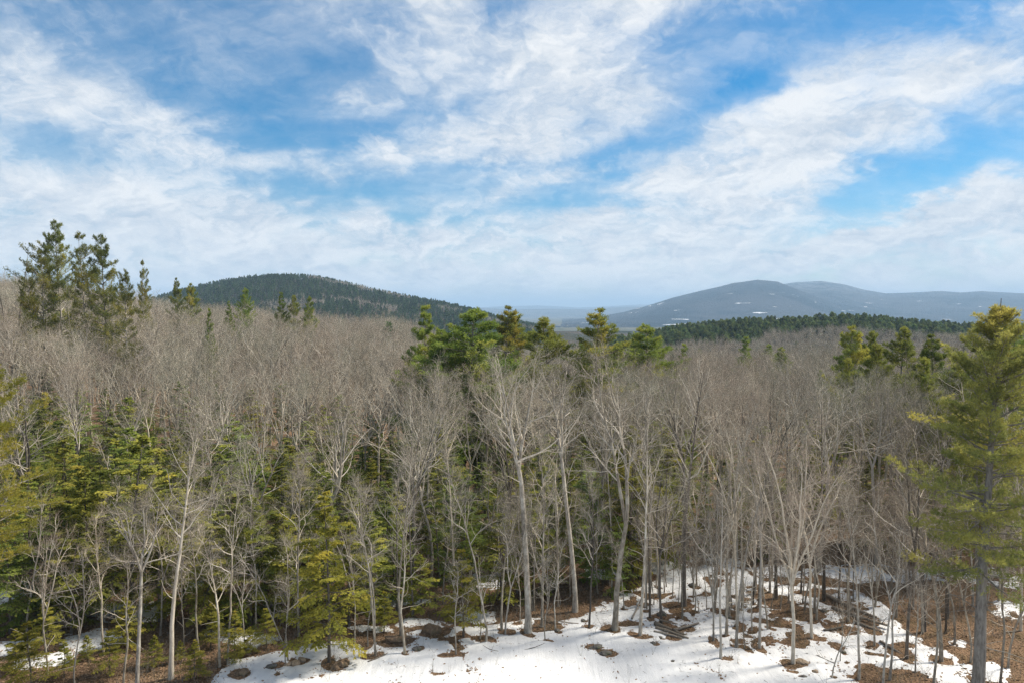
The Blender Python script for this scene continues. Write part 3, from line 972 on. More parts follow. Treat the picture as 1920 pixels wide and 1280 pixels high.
# (photo x, base y, top y, generator options, label)
HEROES = [
    (990, 1183, 688, dict(seed=1, r0=.27, cb=.60, lead=3, lf=.62, n1=22, l1=.30, fork=15, low=6), 'thick grey hardwood forking into three leaders, leftmost of the central trio'),
    (1078, 1142, 695, dict(seed=2, r0=.23, cb=.58, lead=4, lf=.64, n1=22, l1=.26, fork=11, low=6), 'straight grey hardwood with a narrow vase crown, middle of the central trio'),
    (1152, 1178, 678, dict(seed=3, r0=.25, cb=.55, lead=2, lf=.42, n1=20, l1=.27, fork=4, low=5), 'grey hardwood whose trunk splits low into two parallel stems at the snow edge'),
    (1282, 1135, 690, dict(seed=4, r0=.20, cb=.52, lead=1, n1=20, l1=.28, bark=M_DARKBARK, low=5), 'dark trunked tall hardwood standing in a leaf-littered melt ring right of the log pile'),
    (1487, 1243, 825, dict(seed=5, bark=M_LIMB, thick=1.35, r0=.15, cb=.40, lead=6, lf=.36, n1=34, l1=.24, fork=21, up=.06, a0=40, twig=M_TWIGR), 'pale fan-shaped tree with many rising stems, its base nearest in the snow at right'),
    (1424, 1213, 815, dict(seed=6, bark=M_LIMB, r0=.11, cb=.50, lead=2, lf=.5, n1=16, l1=.22, fork=9, low=3), 'slender pale twin-leader tree rising from a brown mound in the snow'),
    (1382, 1172, 800, dict(seed=7, bark=M_LIMB, r0=.12, cb=.45, lead=3, lf=.45, n1=18, l1=.24, fork=12), 'slim pale tree with three upright leaders left of the fan-shaped tree'),
    (1240, 1166, 850, dict(seed=8, r0=.12, cb=.45, lead=3, lf=.42, n1=18, l1=.30, fork=24, bark=M_DARKBARK), 'dark short-trunked tree opening into crooked wide limbs above the log pile'),
    (1200, 1188, 760, dict(seed=9, r0=.12, cb=.5, lead=1, lean=(.07, 0), n1=14, l1=.25, low=4), 'thin hardwood leaning right at the snow edge between double-stemmed tree and log pile'),
    (1338, 1198, 905, dict(seed=10, r0=.09, cb=.38, lead=3, lf=.3, n1=15, l1=.26, fork=13), 'small three-stemmed tree rising from a dark stool of sprouts in the snow'),
    (1455, 1122, 790, dict(seed=11, r0=.14, cb=.5, lead=1, n1=16, l1=.25, bark=M_DARKBARK, low=3), 'dark trunk in the wide brown leaf patch behind the pale trees'),
    (1016, 1172, 830, dict(seed=12, r0=.10, cb=.40, lead=1, n1=16, l1=.22, low=5, wander=.05), 'slender bare tree close behind the thick left trunk of the central trio'),
    (947, 1185, 930, dict(seed=13, r0=.085, cb=.38, lead=2, lf=.36, n1=12, l1=.25, fork=26, bend=(.5, 0)), 'curved young bare tree forking in a Y left of the thick central trunk'),
    (911, 1200, 840, dict(seed=14, r0=.075, cb=.5, lead=1, n1=14, l1=.20, wander=.09), 'wavy thin bare tree with dark foot, next left of the Y-forked young tree'),
    (320, 1272, 800, dict(seed=15, bark=M_LIMB, r0=.16, cb=.52, lead=1, lean=(.13, 0), n1=20, l1=.26, fork=15, low=2), 'pale birch-like trunk leaning right out of brown litter at lower left'),
    (258, 1300, 935, dict(seed=16, r0=.15, cb=.62, lead=4, lf=.62, n1=16, l1=.26, fork=28, up=.05), 'short straight grey tree with low spreading crown left of the leaning pale trunk'),
    (704, 1228, 880, dict(seed=17, r0=.10, cb=.45, lead=2, lf=.08, n1=14, l1=.22, fork=9), 'pair of thin stems leaving one foot in the snow by the long dark stick'),
    (752, 1198, 830, dict(seed=18, r0=.10, cb=.45, lead=1, n1=16, l1=.24, wander=.05, low=4), 'thin bare tree rising behind the earth mounds right of the yellow hemlock'),
    (560, 1192, 860, dict(seed=19, r0=.085, cb=.35, lead=1, n1=16, l1=.24, wander=.03, low=4), 'straight slim bare tree with upswept side branches left of the yellow hemlock'),
    (535, 1245, 1010, dict(seed=20, r0=.05, cb=.35, lead=2, lf=.12, n1=9, l1=.24, fork=12, n2=5, n3=4), 'twin dark sapling beside the three tan stones'),
    (427, 1245, 900, dict(seed=21, r0=.075, cb=.45, lead=1, n1=13, l1=.22, wander=.04), 'taller thin bare tree at the left tip of the snow'),
    (375, 1236, 935, dict(seed=22, r0=.07, cb=.45, lead=1, n1=12, l1=.2, wander=.05), 'thin dark sapling in brown litter between leaning pale trunk and snow tip'),
    (1610, 1272, 930, dict(seed=23, r0=.08, cb=.48, lead=1, n1=12, l1=.25, lean=(.03, 0), wander=.05), 'thin leaning tree in bare leaf patch at lower right of the snow'),
    (1655, 1290, 960, dict(seed=24, r0=.08, cb=.45, lead=2, lf=.5, n1=12, l1=.28, fork=22), 'crooked thin tree with wide arching limbs left of the big pine'),
    (1590, 1165, 840, dict(seed=25, r0=.10, cb=.45, lead=1, n1=14, l1=.26, low=3), 'thin grey tree beside the fallen trunks at right of the snow'),
    (1700, 1235, 800, dict(seed=26, r0=.12, cb=.45, lead=2, lf=.5, n1=16, l1=.28, fork=15, bark=M_DARKBARK), 'dark thin tree in litter between crooked arching tree and big pine'),
    (1765, 1240, 840, dict(seed=27, r0=.12, cb=.45, lead=1, lean=(-.06, 0), n1=16, l1=.28), 'grey thin tree leaning left just beside the big pine trunk'),
    (1522, 1195, 850, dict(seed=28, bark=M_LIMB, r0=.12, cb=.5, lead=2, lf=.42, n1=16, l1=.22, fork=12), 'pale twin-stem tree just behind the fan-shaped tree'),
    (1545, 1125, 760, dict(seed=29, r0=.13, cb=.5, lead=1, n1=16, l1=.25, bark=M_DARKBARK), 'dark straight trunk at the back of the snowy clearing behind the fan-shaped tree'),
    (1104, 1174, 880, dict(seed=30, r0=.07, cb=.35, lead=1, n1=14, l1=.22, bark=M_DARKBARK, wander=.05), 'dark thin young tree between middle and double-stemmed trees of the trio'),
]
for (px, by, ty, opt, lab) in HEROES:
    x, y = on_ground(px, by)
    h = height_for(ty, x, y)
    o = dict(opt)
    seed = o.pop('seed')
    o['r0'] *= .84
    pr = bare_tree(seed, H=h, split=10, **o)
    place('bare_tree', pr, x, y, h, 0.0, lab, 'tree', well=0.35 + o['r0'] * 1.5)

# big leaning grey trunk behind the yellow hemlock
x, y = on_ground(523, 1130)
pr = bare_tree(60, H=17, r0=.24, cb=.55, lead=3, lf=.62, n1=20, l1=.3, fork=24, lean=(.62, .1), up=.12, split=8)
place('bare_tree', pr, x, y, 16, 0, 'thick grey trunk leaning strongly right behind the yellow hemlock', 'tree')

# saplings, standing thinly over the clearing edge
SAPS = [(1397, 1214, 1080, 'straight broken-topped pole sapling'), (1463, 1140, 1010, ''), (1360, 1190, 1000, ''), (1575, 1240, 1090, ''), (1668, 1275, 1020, ''), (1716, 1262, 1050, ''),
        (1640, 1210, 980, ''), (1530, 1160, 950, ''), (1505, 1130, 930, ''), (1310, 1150, 1010, ''), (1300, 1128, 990, ''), (1260, 1120, 960, ''), (1170, 1140, 1000, ''), (1042, 1178, 1010, ''), (1022, 1200, 1040, ''),
        (975, 1165, 1000, ''), (855, 1225, 1050, ''), (900, 1195, 1030, ''), (870, 1190, 1060, ''), (760, 1225, 960, ''), (690, 1210, 1030, ''), (665, 1205, 1000, ''), (540, 1238, 1080, ''), (460, 1215, 1030, ''),
        (412, 1250, 990, ''), (230, 1290, 1010, ''), (140, 1290, 1040, ''), (90, 1268, 980, ''), (195, 1230, 960, ''), (345, 1225, 1010, ''), (1730, 1190, 930, ''), (1790, 1210, 950, ''), (1820, 1245, 980, ''), (1890, 1255, 930, ''),
        (1750, 1290, 1000, ''), (1600, 1130, 920, ''), (1680, 1160, 930, ''), (1440, 1180, 960, ''), (1410, 1180, 940, ''), (1372, 1140, 950, ''), (1230, 1100, 930, ''), (1120, 1110, 900, ''), (830, 1130, 900, ''), (640, 1150, 930, ''),
        (1875, 1290, 940, ''), (1560, 1270, 1120, ''), (480, 1180, 930, ''), (300, 1190, 930, ''), (50, 1200, 930, ''), (1640, 1140, 900, '')]
FEAT = {0: 'short broken-topped pole sapling standing in the snow left of the fan-shaped tree'}
sap_spots = []
sap_labels = {}
for i, (px, by, ty, _) in enumerate(SAPS):
    x, y = on_ground(px, by)
    h = height_for(ty, x, y)
    pr = WHIP[i % 4] if h < 5 else SMALL[i % 6]
    lab = FEAT.get(i)
    if not lab:
        zone = 'in the snowy clearing at right' if (1290 < px < 1700 and by > 1100) else ('in the tangle beside the big pine' if px >= 1700 else
               ('along the snow edge below the central trio' if 820 < px <= 1290 else ('at the snow edge around the yellow hemlock' if px > 440 else 'in the brown litter at lower left')))
        lm = min(LAND, key=lambda l: abs(l[0] - px))
        side = 'left of ' if px < lm[0] - 12 else ('right of ' if px > lm[0] + 12 else 'close by ')
        lab = ('short' if h < 5 else 'slim') + ' bare sapling ' + side + lm[1] + (', foot in snow' if 1290 < px < 1700 and by > 1100 else '')
        if lab in sap_labels: lab = lab.replace('sapling', 'sapling farther back' if by < sap_labels[lab] else 'sapling nearer', 1)
        sap_labels[lab] = by
    place('sapling', pr, x, y, h, rnd.uniform(0, 6.28), lab, 'sapling', 'saplings around the snowy clearing', wide=rnd.uniform(.85, 1.15), well=rnd.uniform(.18, .42))
    sap_spots.append((x, y))
# many more thin stems inside the wood edge
spots = sorted([on_ground(rnd.uniform(-60, 1980) if i < 25 else rnd.uniform(850, 1980), rnd.uniform(1060, 1150)) for i in range(75)], key=lambda c: c[1])
for (x, y) in spots:
    h = rnd.uniform(4, 9.5)
    place('sapling', SMALL[rnd.randrange(6)] if h > 5 else WHIP[rnd.randrange(4)], x, y, h, rnd.uniform(0, 6.28),
          behind(('slim' if h > 5 else 'short') + ' shaded sapling', x, y), 'sapling', 'saplings inside the wood edge', wide=rnd.uniform(.85, 1.2))

POLE = [bare_tree(360 + i, H=11.0, r0=0.07, cb=0.5, lead=(1, 1, 2, 1)[i], lf=.55, n1=12, l1=0.15, a0=42, a1=24, n2=4, n3=3, n4=2, wander=0.03, fork=8, thick=.9, low=3,
                  bark=(M_BARK, M_DARKBARK, M_BARK, M_LIMB)[i]) for i in range(4)]
spots = sorted([on_ground(rnd.uniform(1180, 1960) if i % 3 else rnd.uniform(0, 1180), rnd.uniform(1085, 1150) + (rnd.uniform(0, 90) if i % 4 == 1 else 0)) for i in range(62)], key=lambda c: c[1])
for (x, y) in spots:
    k = rnd.randrange(4)
    place('sapling', POLE[k], x, y, rnd.uniform(8, 13), rnd.uniform(0, 6.28), behind(('forked' if k == 2 else ('dark' if k == 1 else 'pale')) + ' straight pole sapling', x, y), 'sapling',
          'straight poles along the wood edge', wide=rnd.uniform(.9, 1.2), well=rnd.uniform(.2, .35))

# ------------------------------------------------------------------ big pines near the camera
x, y = 30.0 * 0.0, 0
PX, PY = at_depth(1852, 640, 37.5)[0], 37.5
pr = pine_tree(101, H=22.7, r0=.33, cb=.33, rad=7.8, pk=1.5, wh=.66, shrink=.3, per=6, n2=16, ntuft=6, k=12, size=.24, width=.018, leaf=M_PINEH, ragged=.5, gaps=.15, dead=22, e0=-6, e1=46, t20=.10, dens_l=3.4, lean=(-.012, 0), wander=.012)
place('pine_tree', pr, PX, PY, 22.7, 2.2, 'tall olive pine with a thick grey trunk standing full height at the right edge', 'pine tree', well=1.2)
lx, ly, _ = at_depth(-122, 900, 36)
pr = pine_tree(102, H=19.0, r0=.28, cb=.42, rad=6.6, pk=3, wh=.7, per=5, n2=13, ntuft=6, k=13, size=.25, width=.016, leaf=M_HEMY, ragged=.45, e0=-4, t20=.3)
place('pine_tree', pr, lx, ly, 19.3, 0.3, 'bright yellow-olive pine cut off by the left edge', 'pine tree')

PINE = [pine_tree(110 + i, H=22, r0=.27, cb=.25, rad=(7.4, 8.0, 7.0, 7.2, 6.4)[i], pk=(2.1, 2.3, 2.0, 2.0, 1.7)[i], wh=.92, shrink=.12, t20=.12, per=5, n2=11, ntuft=7, k=6, size=.33, width=.036,
                  leaf=(M_PINE, M_PINEG, M_PINE, M_PINEY, M_PINEG)[i], ragged=.42, gaps=.12, e0=(2, 8, 2, 4, 6)[i], e1=30, dens_l=2.4) for i in range(5)]
OLDP = [pine_tree(120 + i, H=26, r0=.30, cb=.24, rad=(8.6, 8.0, 9.0)[i], pk=2.7, wh=.95, shrink=.1, t20=.15, per=5, n2=12, ntuft=6, k=6, size=.36, width=.034, leaf=M_PINED, ragged=.52, gaps=.16, e0=4, e1=26,
                  oneside=(0.5, .3), dens_l=2.8) for i in range(3)]
# photo x, top y, distance, proto, width factor, label
PINES = [
    (800, 566, 84, PINE[4], .62, 'narrow yellow-tipped pine at the left end of the central pine row'),
    (866, 580, 80, PINE[1], 1.1, 'broad dark green pine, bushiest of the central row'),
    (838, 618, 78, PINE[1], .85, 'lower green pine in front of the bushiest central pine'),
    (905, 630, 80, PINE[4], .9, 'low green pine on the right flank of the bushiest central pine'),
    (945, 575, 104, PINE[0], .75, 'slender pine right of the bushy green one, left of a close twin'),
    (974, 582, 106, PINE[3], .8, 'olive pine, right one of the close twins in the central row'),
    (1033, 592, 84, PINE[3], .85, 'olive pine with upturned boughs in the middle of the central row'),
    (1118, 579, 86, PINE[0], .85, 'lone star-topped pine with spreading upper boughs in the central row'),
    (1160, 640, 100, PINE[3], .7, 'low olive pine right of the star-topped pine'),
    (1192, 628, 112, PINE[3], .6, 'small olive pine left of the last bushy pine in the central row'),
    (1225, 609, 104, PINE[1], .95, 'bushy green pine at the right end of the central row'),
    (1282, 640, 112, PINE[4], .5, 'narrow small pine at the foot of the last central pine'),
    (1400, 628, 150, PINE[4], .85, 'small bright green pine standing alone before the wooded hill'),
    (1468, 650, 150, PINE[1], .8, 'low round-topped pine right of the lone bright pine'),
    (392, 574, 112, PINE[4], .36, 'lone narrow pine poking out of the bare canopy at left'),
    (1596, 608, 88, PINE[2], .85, 'dark green pine heading the right hand clump'),
    (1640, 618, 94, PINE[3], .8, 'paler pine in the middle of the right hand clump'),
    (1692, 610, 90, PINE[3], .95, 'broad green pine on the right of the clump beside a grey snag'),
    (1655, 642, 78, PINE[3], .8, 'front low olive pine of the right hand clump'),
    (1585, 668, 78, PINE[3], .6, 'lowest olive pine at the left foot of the right hand clump'),
    (1755, 628, 80, PINE[0], .9, 'olive pine in the crowd left of the big pine, tallest'),
    (1735, 665, 66, PINE[3], .8, 'olive pine in the crowd left of the big pine, lower'),
    (1790, 655, 62, PINE[3], .9, 'olive pine directly behind the big pine trunk'),
    (1870, 640, 74, PINE[0], 1.0, 'green pine behind the right side of the big pine'),
    (1915, 612, 92, PINE[1], 1.0, 'tall green pine at the right frame edge behind the big pine'),
    (1925, 700, 58, PINE[1], .9, 'pale green pine low at the right frame edge'),
    (1845, 700, 56, PINE[3], .7, 'low olive pine partly hidden behind the big pine boughs'),
    (1540, 690, 105, PINE[4], .5, 'small dark pine in bare canopy left of the right hand clump'),
    (122, 411, 118, OLDP[0], .85, 'tallest ragged old pine of the group on the left skyline'),
    (165, 436, 116, OLDP[1], .80, 'dense ragged pine just right of the tallest on the left skyline'),
    (82, 452, 112, OLDP[2], .95, 'broad ragged pine at the left of the skyline group'),
    (205, 438, 114, OLDP[0], .85, 'ragged pine with tiered boughs at the right of the skyline group'),
    (60, 500, 108, OLDP[1], .7, 'low flank pine on the left foot of the skyline group'),
    (235, 505, 106, OLDP[2], .7, 'low flank pine on the right foot of the skyline group'),
    (270, 488, 150, OLDP[1], .4, 'thin sparse pine standing apart right of the skyline group'),
    (335, 522, 165, PINE[0], .5, 'small dark pine on the canopy line left of the wooded hill'),
    (362, 530, 168, PINE[2], .6, 'leaning small pine where canopy line meets the wooded hill'),
    (460, 540, 175, PINE[1], .6, 'small pine before the wooded hill, leftmost of four'),
    (430, 562, 170, PINE[4], .5, 'tiny pale pine left below the first of the four before the hill'),
    (527, 545, 178, PINE[4], .7, 'pointed pine before the wooded hill, second of four'),
    (548, 552, 178, PINE[3], .6, 'olive pine touching the pointed pine before the hill'),
    (577, 556, 180, PINE[1], .5, 'last small pine of the four before the wooded hill'),
    (1440, 645, 230, PINE[1], .8, 'distant pine in the dip before the right hand hill'),
]
pine_xy = []
for i, (px, ty, D, pr, wd, lab) in enumerate(PINES):
    x = (px - 960) / 1280 * D
    h = height_for(ty, x, D)
    pine_xy.append((x, D))
    place('pine_tree', pr, x, D, h, rnd.uniform(0, 6.28), lab, 'pine tree', 'pines rising above the bare canopy', wide=wd * (1.34 if D < 140 and 700 < px < 1500 else (.74 if px < 260 else 1.0)))

# dead snags
SNAG = [bare_tree(400 + i, H=20, r0=.16, cb=.35, n1=16, l1=.10, a0=75, a1=60, n2=2, n3=1, n4=1, bark=M_DEAD, limb=M_DEAD, twig=M_DEAD, wander=.03) for i in range(2)]
for (px, ty, D, lab) in ((8, 470, 108, 'dead crooked snag on the left skyline at the frame edge'), (1716, 640, 80, 'grey dead snag beside the broad pine of the right hand clump'), (28, 500, 112, 'short broken snag right of the crooked one on the left skyline')):
    x = (px - 960) / 1280 * D
    place('dead_tree', SNAG[D % 2], x, D, height_for(ty, x, D), 1.0 + D, lab, 'dead tree')

# ------------------------------------------------------------------ hemlocks
HEMY = [hemlock_tree(200 + i, H=9.5, r0=.09, cb=(.10, .22)[i], rad=(3.3, 2.9)[i], dens=6.2, n2=16, nl=15, leaf=M_HEMY, size=.105, droop=-.07, ragged=.5) for i in range(2)]
x, y = on_ground(617, 1242)
place('hemlock_tree', HEMY[0], x, y, height_for(922, x, y), 0.4, 'young yellow-green hemlock standing alone at the snow edge, sharply pointed', 'hemlock', well=.6)
x, y = on_ground(869, 1192)
place('hemlock_tree', HEMY[1], x, y, height_for(1030, x, y), 1.4, 'small yellow-green hemlock with bare lower stem right of the boulders', 'hemlock', well=.5, wide=1.35)
x, y = on_ground(60, 1300)
place('hemlock_tree', HEMY[1], x, y, height_for(1165, x, y), 2.4, 'low yellow-green hemlock at the lower left corner', 'hemlock', wide=1.5)
x, y = on_ground(440, 1240)
place('hemlock_tree', HEMY[0], x, y, 3.2, 2.0, 'knee-high yellow-green hemlock at the left tip of the snow', 'hemlock', wide=1.3)
x, y = on_ground(655, 1175)
place('hemlock_tree', HEMY[0], x, y, 7.2, 3.1, 'yellow-green hemlock touching the pointed one from behind', 'hemlock', wide=1.25)

SEED = [(30, 1262, 2.6), (120, 1275, 2.2), (165, 1240, 1.6), (205, 1270, 2.8), (290, 1250, 2.0), (340, 1240, 1.4), (365, 1275, 2.4), (395, 1215, 3.0), (470, 1225, 1.8), (500, 1212, 2.6), (590, 1205, 2.2), (720, 1185, 2.8), (240, 1215, 3.4), (90, 1225, 3.2)]
for i, (px, by, h) in enumerate(SEED):
    x, y = on_ground(px, by)
    lm = min(LAND, key=lambda l: abs(l[0] - px))
    place('hemlock_tree', HEMY[i % 2], x, y, h, rnd.uniform(0, 6.28), f"{('tiny', 'low', 'bushy', 'waist-high')[i % 4]} hemlock seedling {'left of' if px < lm[0] else 'right of'} {lm[1]}" + (', nearer' if by > 1255 else ''),
          'hemlock', 'hemlock seedlings in the litter', wide=1.5)
HEM = [hemlock_tree(210 + i, H=12, r0=.14, cb=.05, rad=4.0, dens=6.0, n2=15, nl=13, size=.135, ragged=.65, droop=-.09, shape=(.62, .5, .7, .55)[i], leaf=M_HEM) for i in range(4)]
HEM2 = [hemlock_tree(220 + i, H=10, r0=.11, cb=.10, rad=3.7, dens=6.2, n2=16, nl=14, size=.12, leaf=M_HEMO, ragged=.6, shape=.6, droop=-.09) for i in range(2)]
# large ones that can be told apart
NEARHEM = [(250, 1150, 818, HEM2[0], 1.15, 'olive green hemlock with a flat top behind the short spreading tree at left'),
           (95, 1165, 905, HEM[0], 1.2, 'dark green hemlock behind the left snow patches'), (170, 1150, 880, HEM2[1], 1.1, 'green hemlock left of the flat-topped one'),
           (20, 1190, 985, HEM[1], 1.2, 'dark drooping hemlock over the snow patch at the left edge'), (345, 1140, 900, HEM2[0], 1.2, 'olive hemlock behind the leaning pale trunk'),
           (420, 1165, 985, HEM2[1], 1.2, 'olive hemlock left of the slim upswept tree'), (500, 1150, 960, HEM[2], 1.3, 'green hemlock under the thick leaning trunk'),
           (790, 1150, 1040, HEM2[1], 1.3, 'dark green hemlock above the boulders'), (940, 1140, 965, HEM2[0], 1.2, 'green hemlock behind the Y-forked young tree'),
           (870, 1110, 900, HEM[3], 1.2, 'dark hemlock above the small yellow-green one'), (1040, 1105, 930, HEM[0], 1.1, 'dark hemlock between the first two trunks of the trio'),
           (60, 1150, 900, HEM2[1], 1.2, 'olive hemlock just right of the left edge snow patch'), (135, 1190, 985, HEM2[0], 1.2, 'olive hemlock overhanging the left snow patches'),
           (300, 1165, 930, HEM2[1], 1.2, 'olive hemlock filling the gap left of the leaning pale trunk'), (390, 1180, 960, HEM2[0], 1.2, 'olive hemlock right of the leaning pale trunk foot'),
           (470, 1170, 930, HEM2[1], 1.1, 'olive hemlock behind the left snow tip'), (550, 1160, 950, HEM2[0], 1.15, 'olive hemlock left behind the pointed yellow one'),
           (700, 1150, 960, HEM2[1], 1.15, 'olive hemlock right behind the pointed yellow one'), (600, 1130, 880, HEM[1], 1.1, 'green hemlock rising above the pointed yellow one'),
           (740, 1120, 900, HEM[2], 1.1, 'green hemlock behind the broad brown mound'), (1000, 1120, 940, HEM2[0], 1.1, 'olive hemlock behind the thick central trunk'),
           (1110, 1095, 880, HEM[1], 1.1, 'green hemlock behind the dark thin young tree'), (1180, 1090, 800, HEM2[1], .95, 'olive hemlock right of the double-stemmed tree')]
hem_xy = []
for (px, by, ty, pr, wd, lab) in NEARHEM:
    x, y = on_ground(px, by)
    hem_xy.append((x, y))
    place('hemlock_tree', pr, x, y, height_for(ty, x, y), rnd.uniform(0, 6.28), lab, 'hemlock', 'hemlocks under the bare trees', wide=wd)
# the rest of the dark understorey
tries = 0
n_h = 0
while n_h < 215 and tries < 9000:
    tries += 1
    D = 52 + 46 * rnd.random() ** 1.25
    u = rnd.uniform(-.8, .8)
    px = 960 + u * 1280
    keep = (1.0 if px < 1300 else (0.4 if px < 1560 else 0.5)) * (1 if D > 58 or px < 1180 else 0) * (1 if px < 900 or D > 60 else .6)
    if rnd.random() > keep: continue
    x = u * D
    if any((x - a) ** 2 + (D - b) ** 2 < 2.7 ** 2 for a, b in hem_xy): continue
    hem_xy.append((x, D))
    n_h += 1
for (x, D) in sorted(hem_xy[len(NEARHEM):], key=lambda c: c[1]):
    h = rnd.uniform(6.5, 11.8) * (1 if D > 62 else .88)
    k = rnd.choice((0, 1, 2, 4, 5, 4, 5, 4, 5) if D < 66 else (0, 1, 2, 3, 0, 1, 2, 3, 4, 5))
    place('hemlock_tree', (HEM + HEM2)[k], x, D, h, rnd.uniform(0, 6.28), behind(('dark' if k < 4 else 'olive') + ' understorey hemlock', x, D), 'hemlock', 'hemlocks packed in the understorey', wide=rnd.uniform(.9, 1.25))

# ------------------------------------------------------------------ the bare canopy
CAN = []
CAN_LEAD = (1, 2, 3, 4, 2, 3, 5, 1, 3, 2, 4, 3)
for i in range(12):
    ld = (1, 2, 3, 4, 2, 3, 5, 1, 3, 2, 4, 3)[i]
    CAN.append(bare_tree(500 + i, H=17, r0=.17, cb=.50, lead=ld, lf=(.5, .42, .55, .5, .6, .46, .5, .5, .5, .55, .45, .6)[i], n1=20, l1=.33, fork=(12, 15, 20, 22, 14, 24, 23, 12, 18, 19, 18, 16)[i],
                         n2=6, n3=5, n4=2, twig=(M_TWIG, M_TWIGR, M_TWIGG)[i % 3], bark=(M_BARK, M_LIMB, M_BARK, M_DARKBARK)[i % 4], low=3, thick=1.35, wander=(.03, .05, .04)[i % 3], lean=((0, 0), (.06, 0), (0, 0), (-.08, .03))[i % 4]))
hero_xy = [on_ground(h[0], h[1]) for h in HEROES]
cells = []
step = 4.3
for iy in range(0, 120):
    D0 = 60 + iy * step
    for ix in range(-110, 111):
        x = ix * step + rnd.uniform(-1.7, 1.7)
        D = D0 + rnd.uniform(-1.7, 1.7)
        if abs(x) > D * .84 + 6: continue
        cells.append((x, D))
cells += [(rnd.uniform(-48, 48), rnd.uniform(53, 60)) for _ in range(16)]
cells = [(x, D) for (x, D) in cells if not any((x - a) ** 2 + (D - b) ** 2 < 2.2 ** 2 for a, b in hero_xy) and not any((x - a) ** 2 + (D - b) ** 2 < 2.0 ** 2 for a, b in pine_xy)]
cells += [((px_ - 960) / 1280 * d_, d_) for px_, d_ in [(795 + 38 * i, 66 + (i * 37 % 9)) for i in range(14)] + [(1545 + 27 * i, 57 + (i * 5 % 9)) for i in range(10)]]
cells.sort(key=lambda c: c[1])


def canopy_keep(x, D):
    px = 960 + x / D * 1280
    if D > 128 and 940 < px < 1800: return rnd.random() < (0.75 if D < 170 else 0.4)
    if D < 66 and px < 900: return rnd.random() < 0.45
    if D < 82: return rnd.random() < (0.55 if px < 1300 else 0.65)
    if D < 125: return rnd.random() < 0.8
    if 1560 < px and D < 100: return rnd.random() < 0.6
    return True


near, far = [], []
for c in cells:
    if not canopy_keep(*c): continue
    if len(near) < 268 and abs(c[0]) < c[1] * .80: near.append(c)
    else: far.append(c)
print('canopy trees', len(near), len(far), 'near to', near[-1])


def canopy_h(x, D):
    n = float(fbm(np.array([x / 22.0]), np.array([D / 22.0]), 2, 91)[0])
    h = 15.6 + n * 7
    px = 960 + x / D * 1280
    if 770 < px < 1310 and D < 92: h = min(h, height_for(692 + rnd.uniform(-8, 14), x, D))
    elif 1310 <= px < 1760 and D < 92: h = min(h, height_for(708 + rnd.uniform(-12, 22), x, D))
    elif px < 770 and D < 70: h = min(h, height_for(705 + rnd.uniform(-20, 40), x, D))
    return max(h, 8.0)


for (x, D) in near:
    px = 960 + x / D * 1280
    zone = ('on the left slope below the old skyline pines' if px < 420 else ('left of the central pines' if px < 820 else ('below the central pine row' if px < 1300 else 'between central pines and the right hand clump')))
    k = rnd.randrange(12)
    bigc = behind(('forked' if CAN_LEAD[k] > 1 else 'single-stemmed') + ' bare hardwood', x, D, 'in the packed canopy far behind')
    place('bare_tree', CAN[k], x, D, canopy_h(x, D) * rnd.uniform(.9, 1.03), rnd.uniform(0, 6.28), bigc, 'tree', 'bare hardwoods of the canopy', wide=rnd.uniform(.85, 1.15))

# ------------------------------------------------------------------ farther woods: one scatter object per mass (nobody could count these)
def proto_collection(name, meshes):
    c = bpy.data.collections.new(name)
    for i, me in enumerate(meshes):
        c.objects.link(bpy.data.objects.new(f'{name}_{i}', me))
    return c


def scatter(name, coll, pts, rots, scl, idx, label, cat):
    me = bpy.data.meshes.new(name)
    me.vertices.add(len(pts))
    me.vertices.foreach_set('co', np.asarray(pts, np.float32).ravel())
    for an, ty, key, data in (('rot', 'FLOAT_VECTOR', 'vector', rots), ('scl', 'FLOAT_VECTOR', 'vector', scl), ('idx', 'INT', 'value', idx)):
        a = me.attributes.new(an, ty, 'POINT')
        a.data.foreach_set(key, np.asarray(data, np.int32 if ty == 'INT' else np.float32).ravel())
    o = obj(name, me)
    ng = bpy.data.node_groups.new(name, 'GeometryNodeTree')
    ng.interface.new_socket('Geometry', in_out='INPUT', socket_type='NodeSocketGeometry')
    ng.interface.new_socket('Geometry', in_out='OUTPUT', socket_type='NodeSocketGeometry')
    g = NT(ng)
    gi = g.n('NodeGroupInput')
    ci = g.n('GeometryNodeCollectionInfo', {'Collection': coll, 'Separate Children': True, 'Reset Children': True}, transform_space='ORIGINAL')

    def att(nm, ty):
        nd = g.n('GeometryNodeInputNamedAttribute', data_type=ty)
        nd.inputs['Name'].default_value = nm
        return nd.outputs['Attribute']
    ip = g.n('GeometryNodeInstanceOnPoints', {'Points': gi.outputs[0], 'Instance': ci.outputs[0], 'Pick Instance': True, 'Instance Index': att('idx', 'INT'),
                                              'Rotation': att('rot', 'FLOAT_VECTOR'), 'Scale': att('scl', 'FLOAT_VECTOR')})
    g.n('NodeGroupOutput', {0: ip.outputs[0]})
    md = o.modifiers.new('scatter', 'NODES')
    md.node_group = ng
    return tag(o, label, cat, kind='stuff')


def scat_arrays(pts, H, protoH, wide, n_proto, rg):
    n = len(pts)
    s = np.asarray(H) / protoH
    wv = s * rg.uniform(*wide, n)
    return np.stack([rg.normal(0, .02, n), rg.normal(0, .02, n), rg.uniform(0, 6.28, n)], 1), np.stack([wv, wv, s], 1), rg.integers(0, n_proto, n)


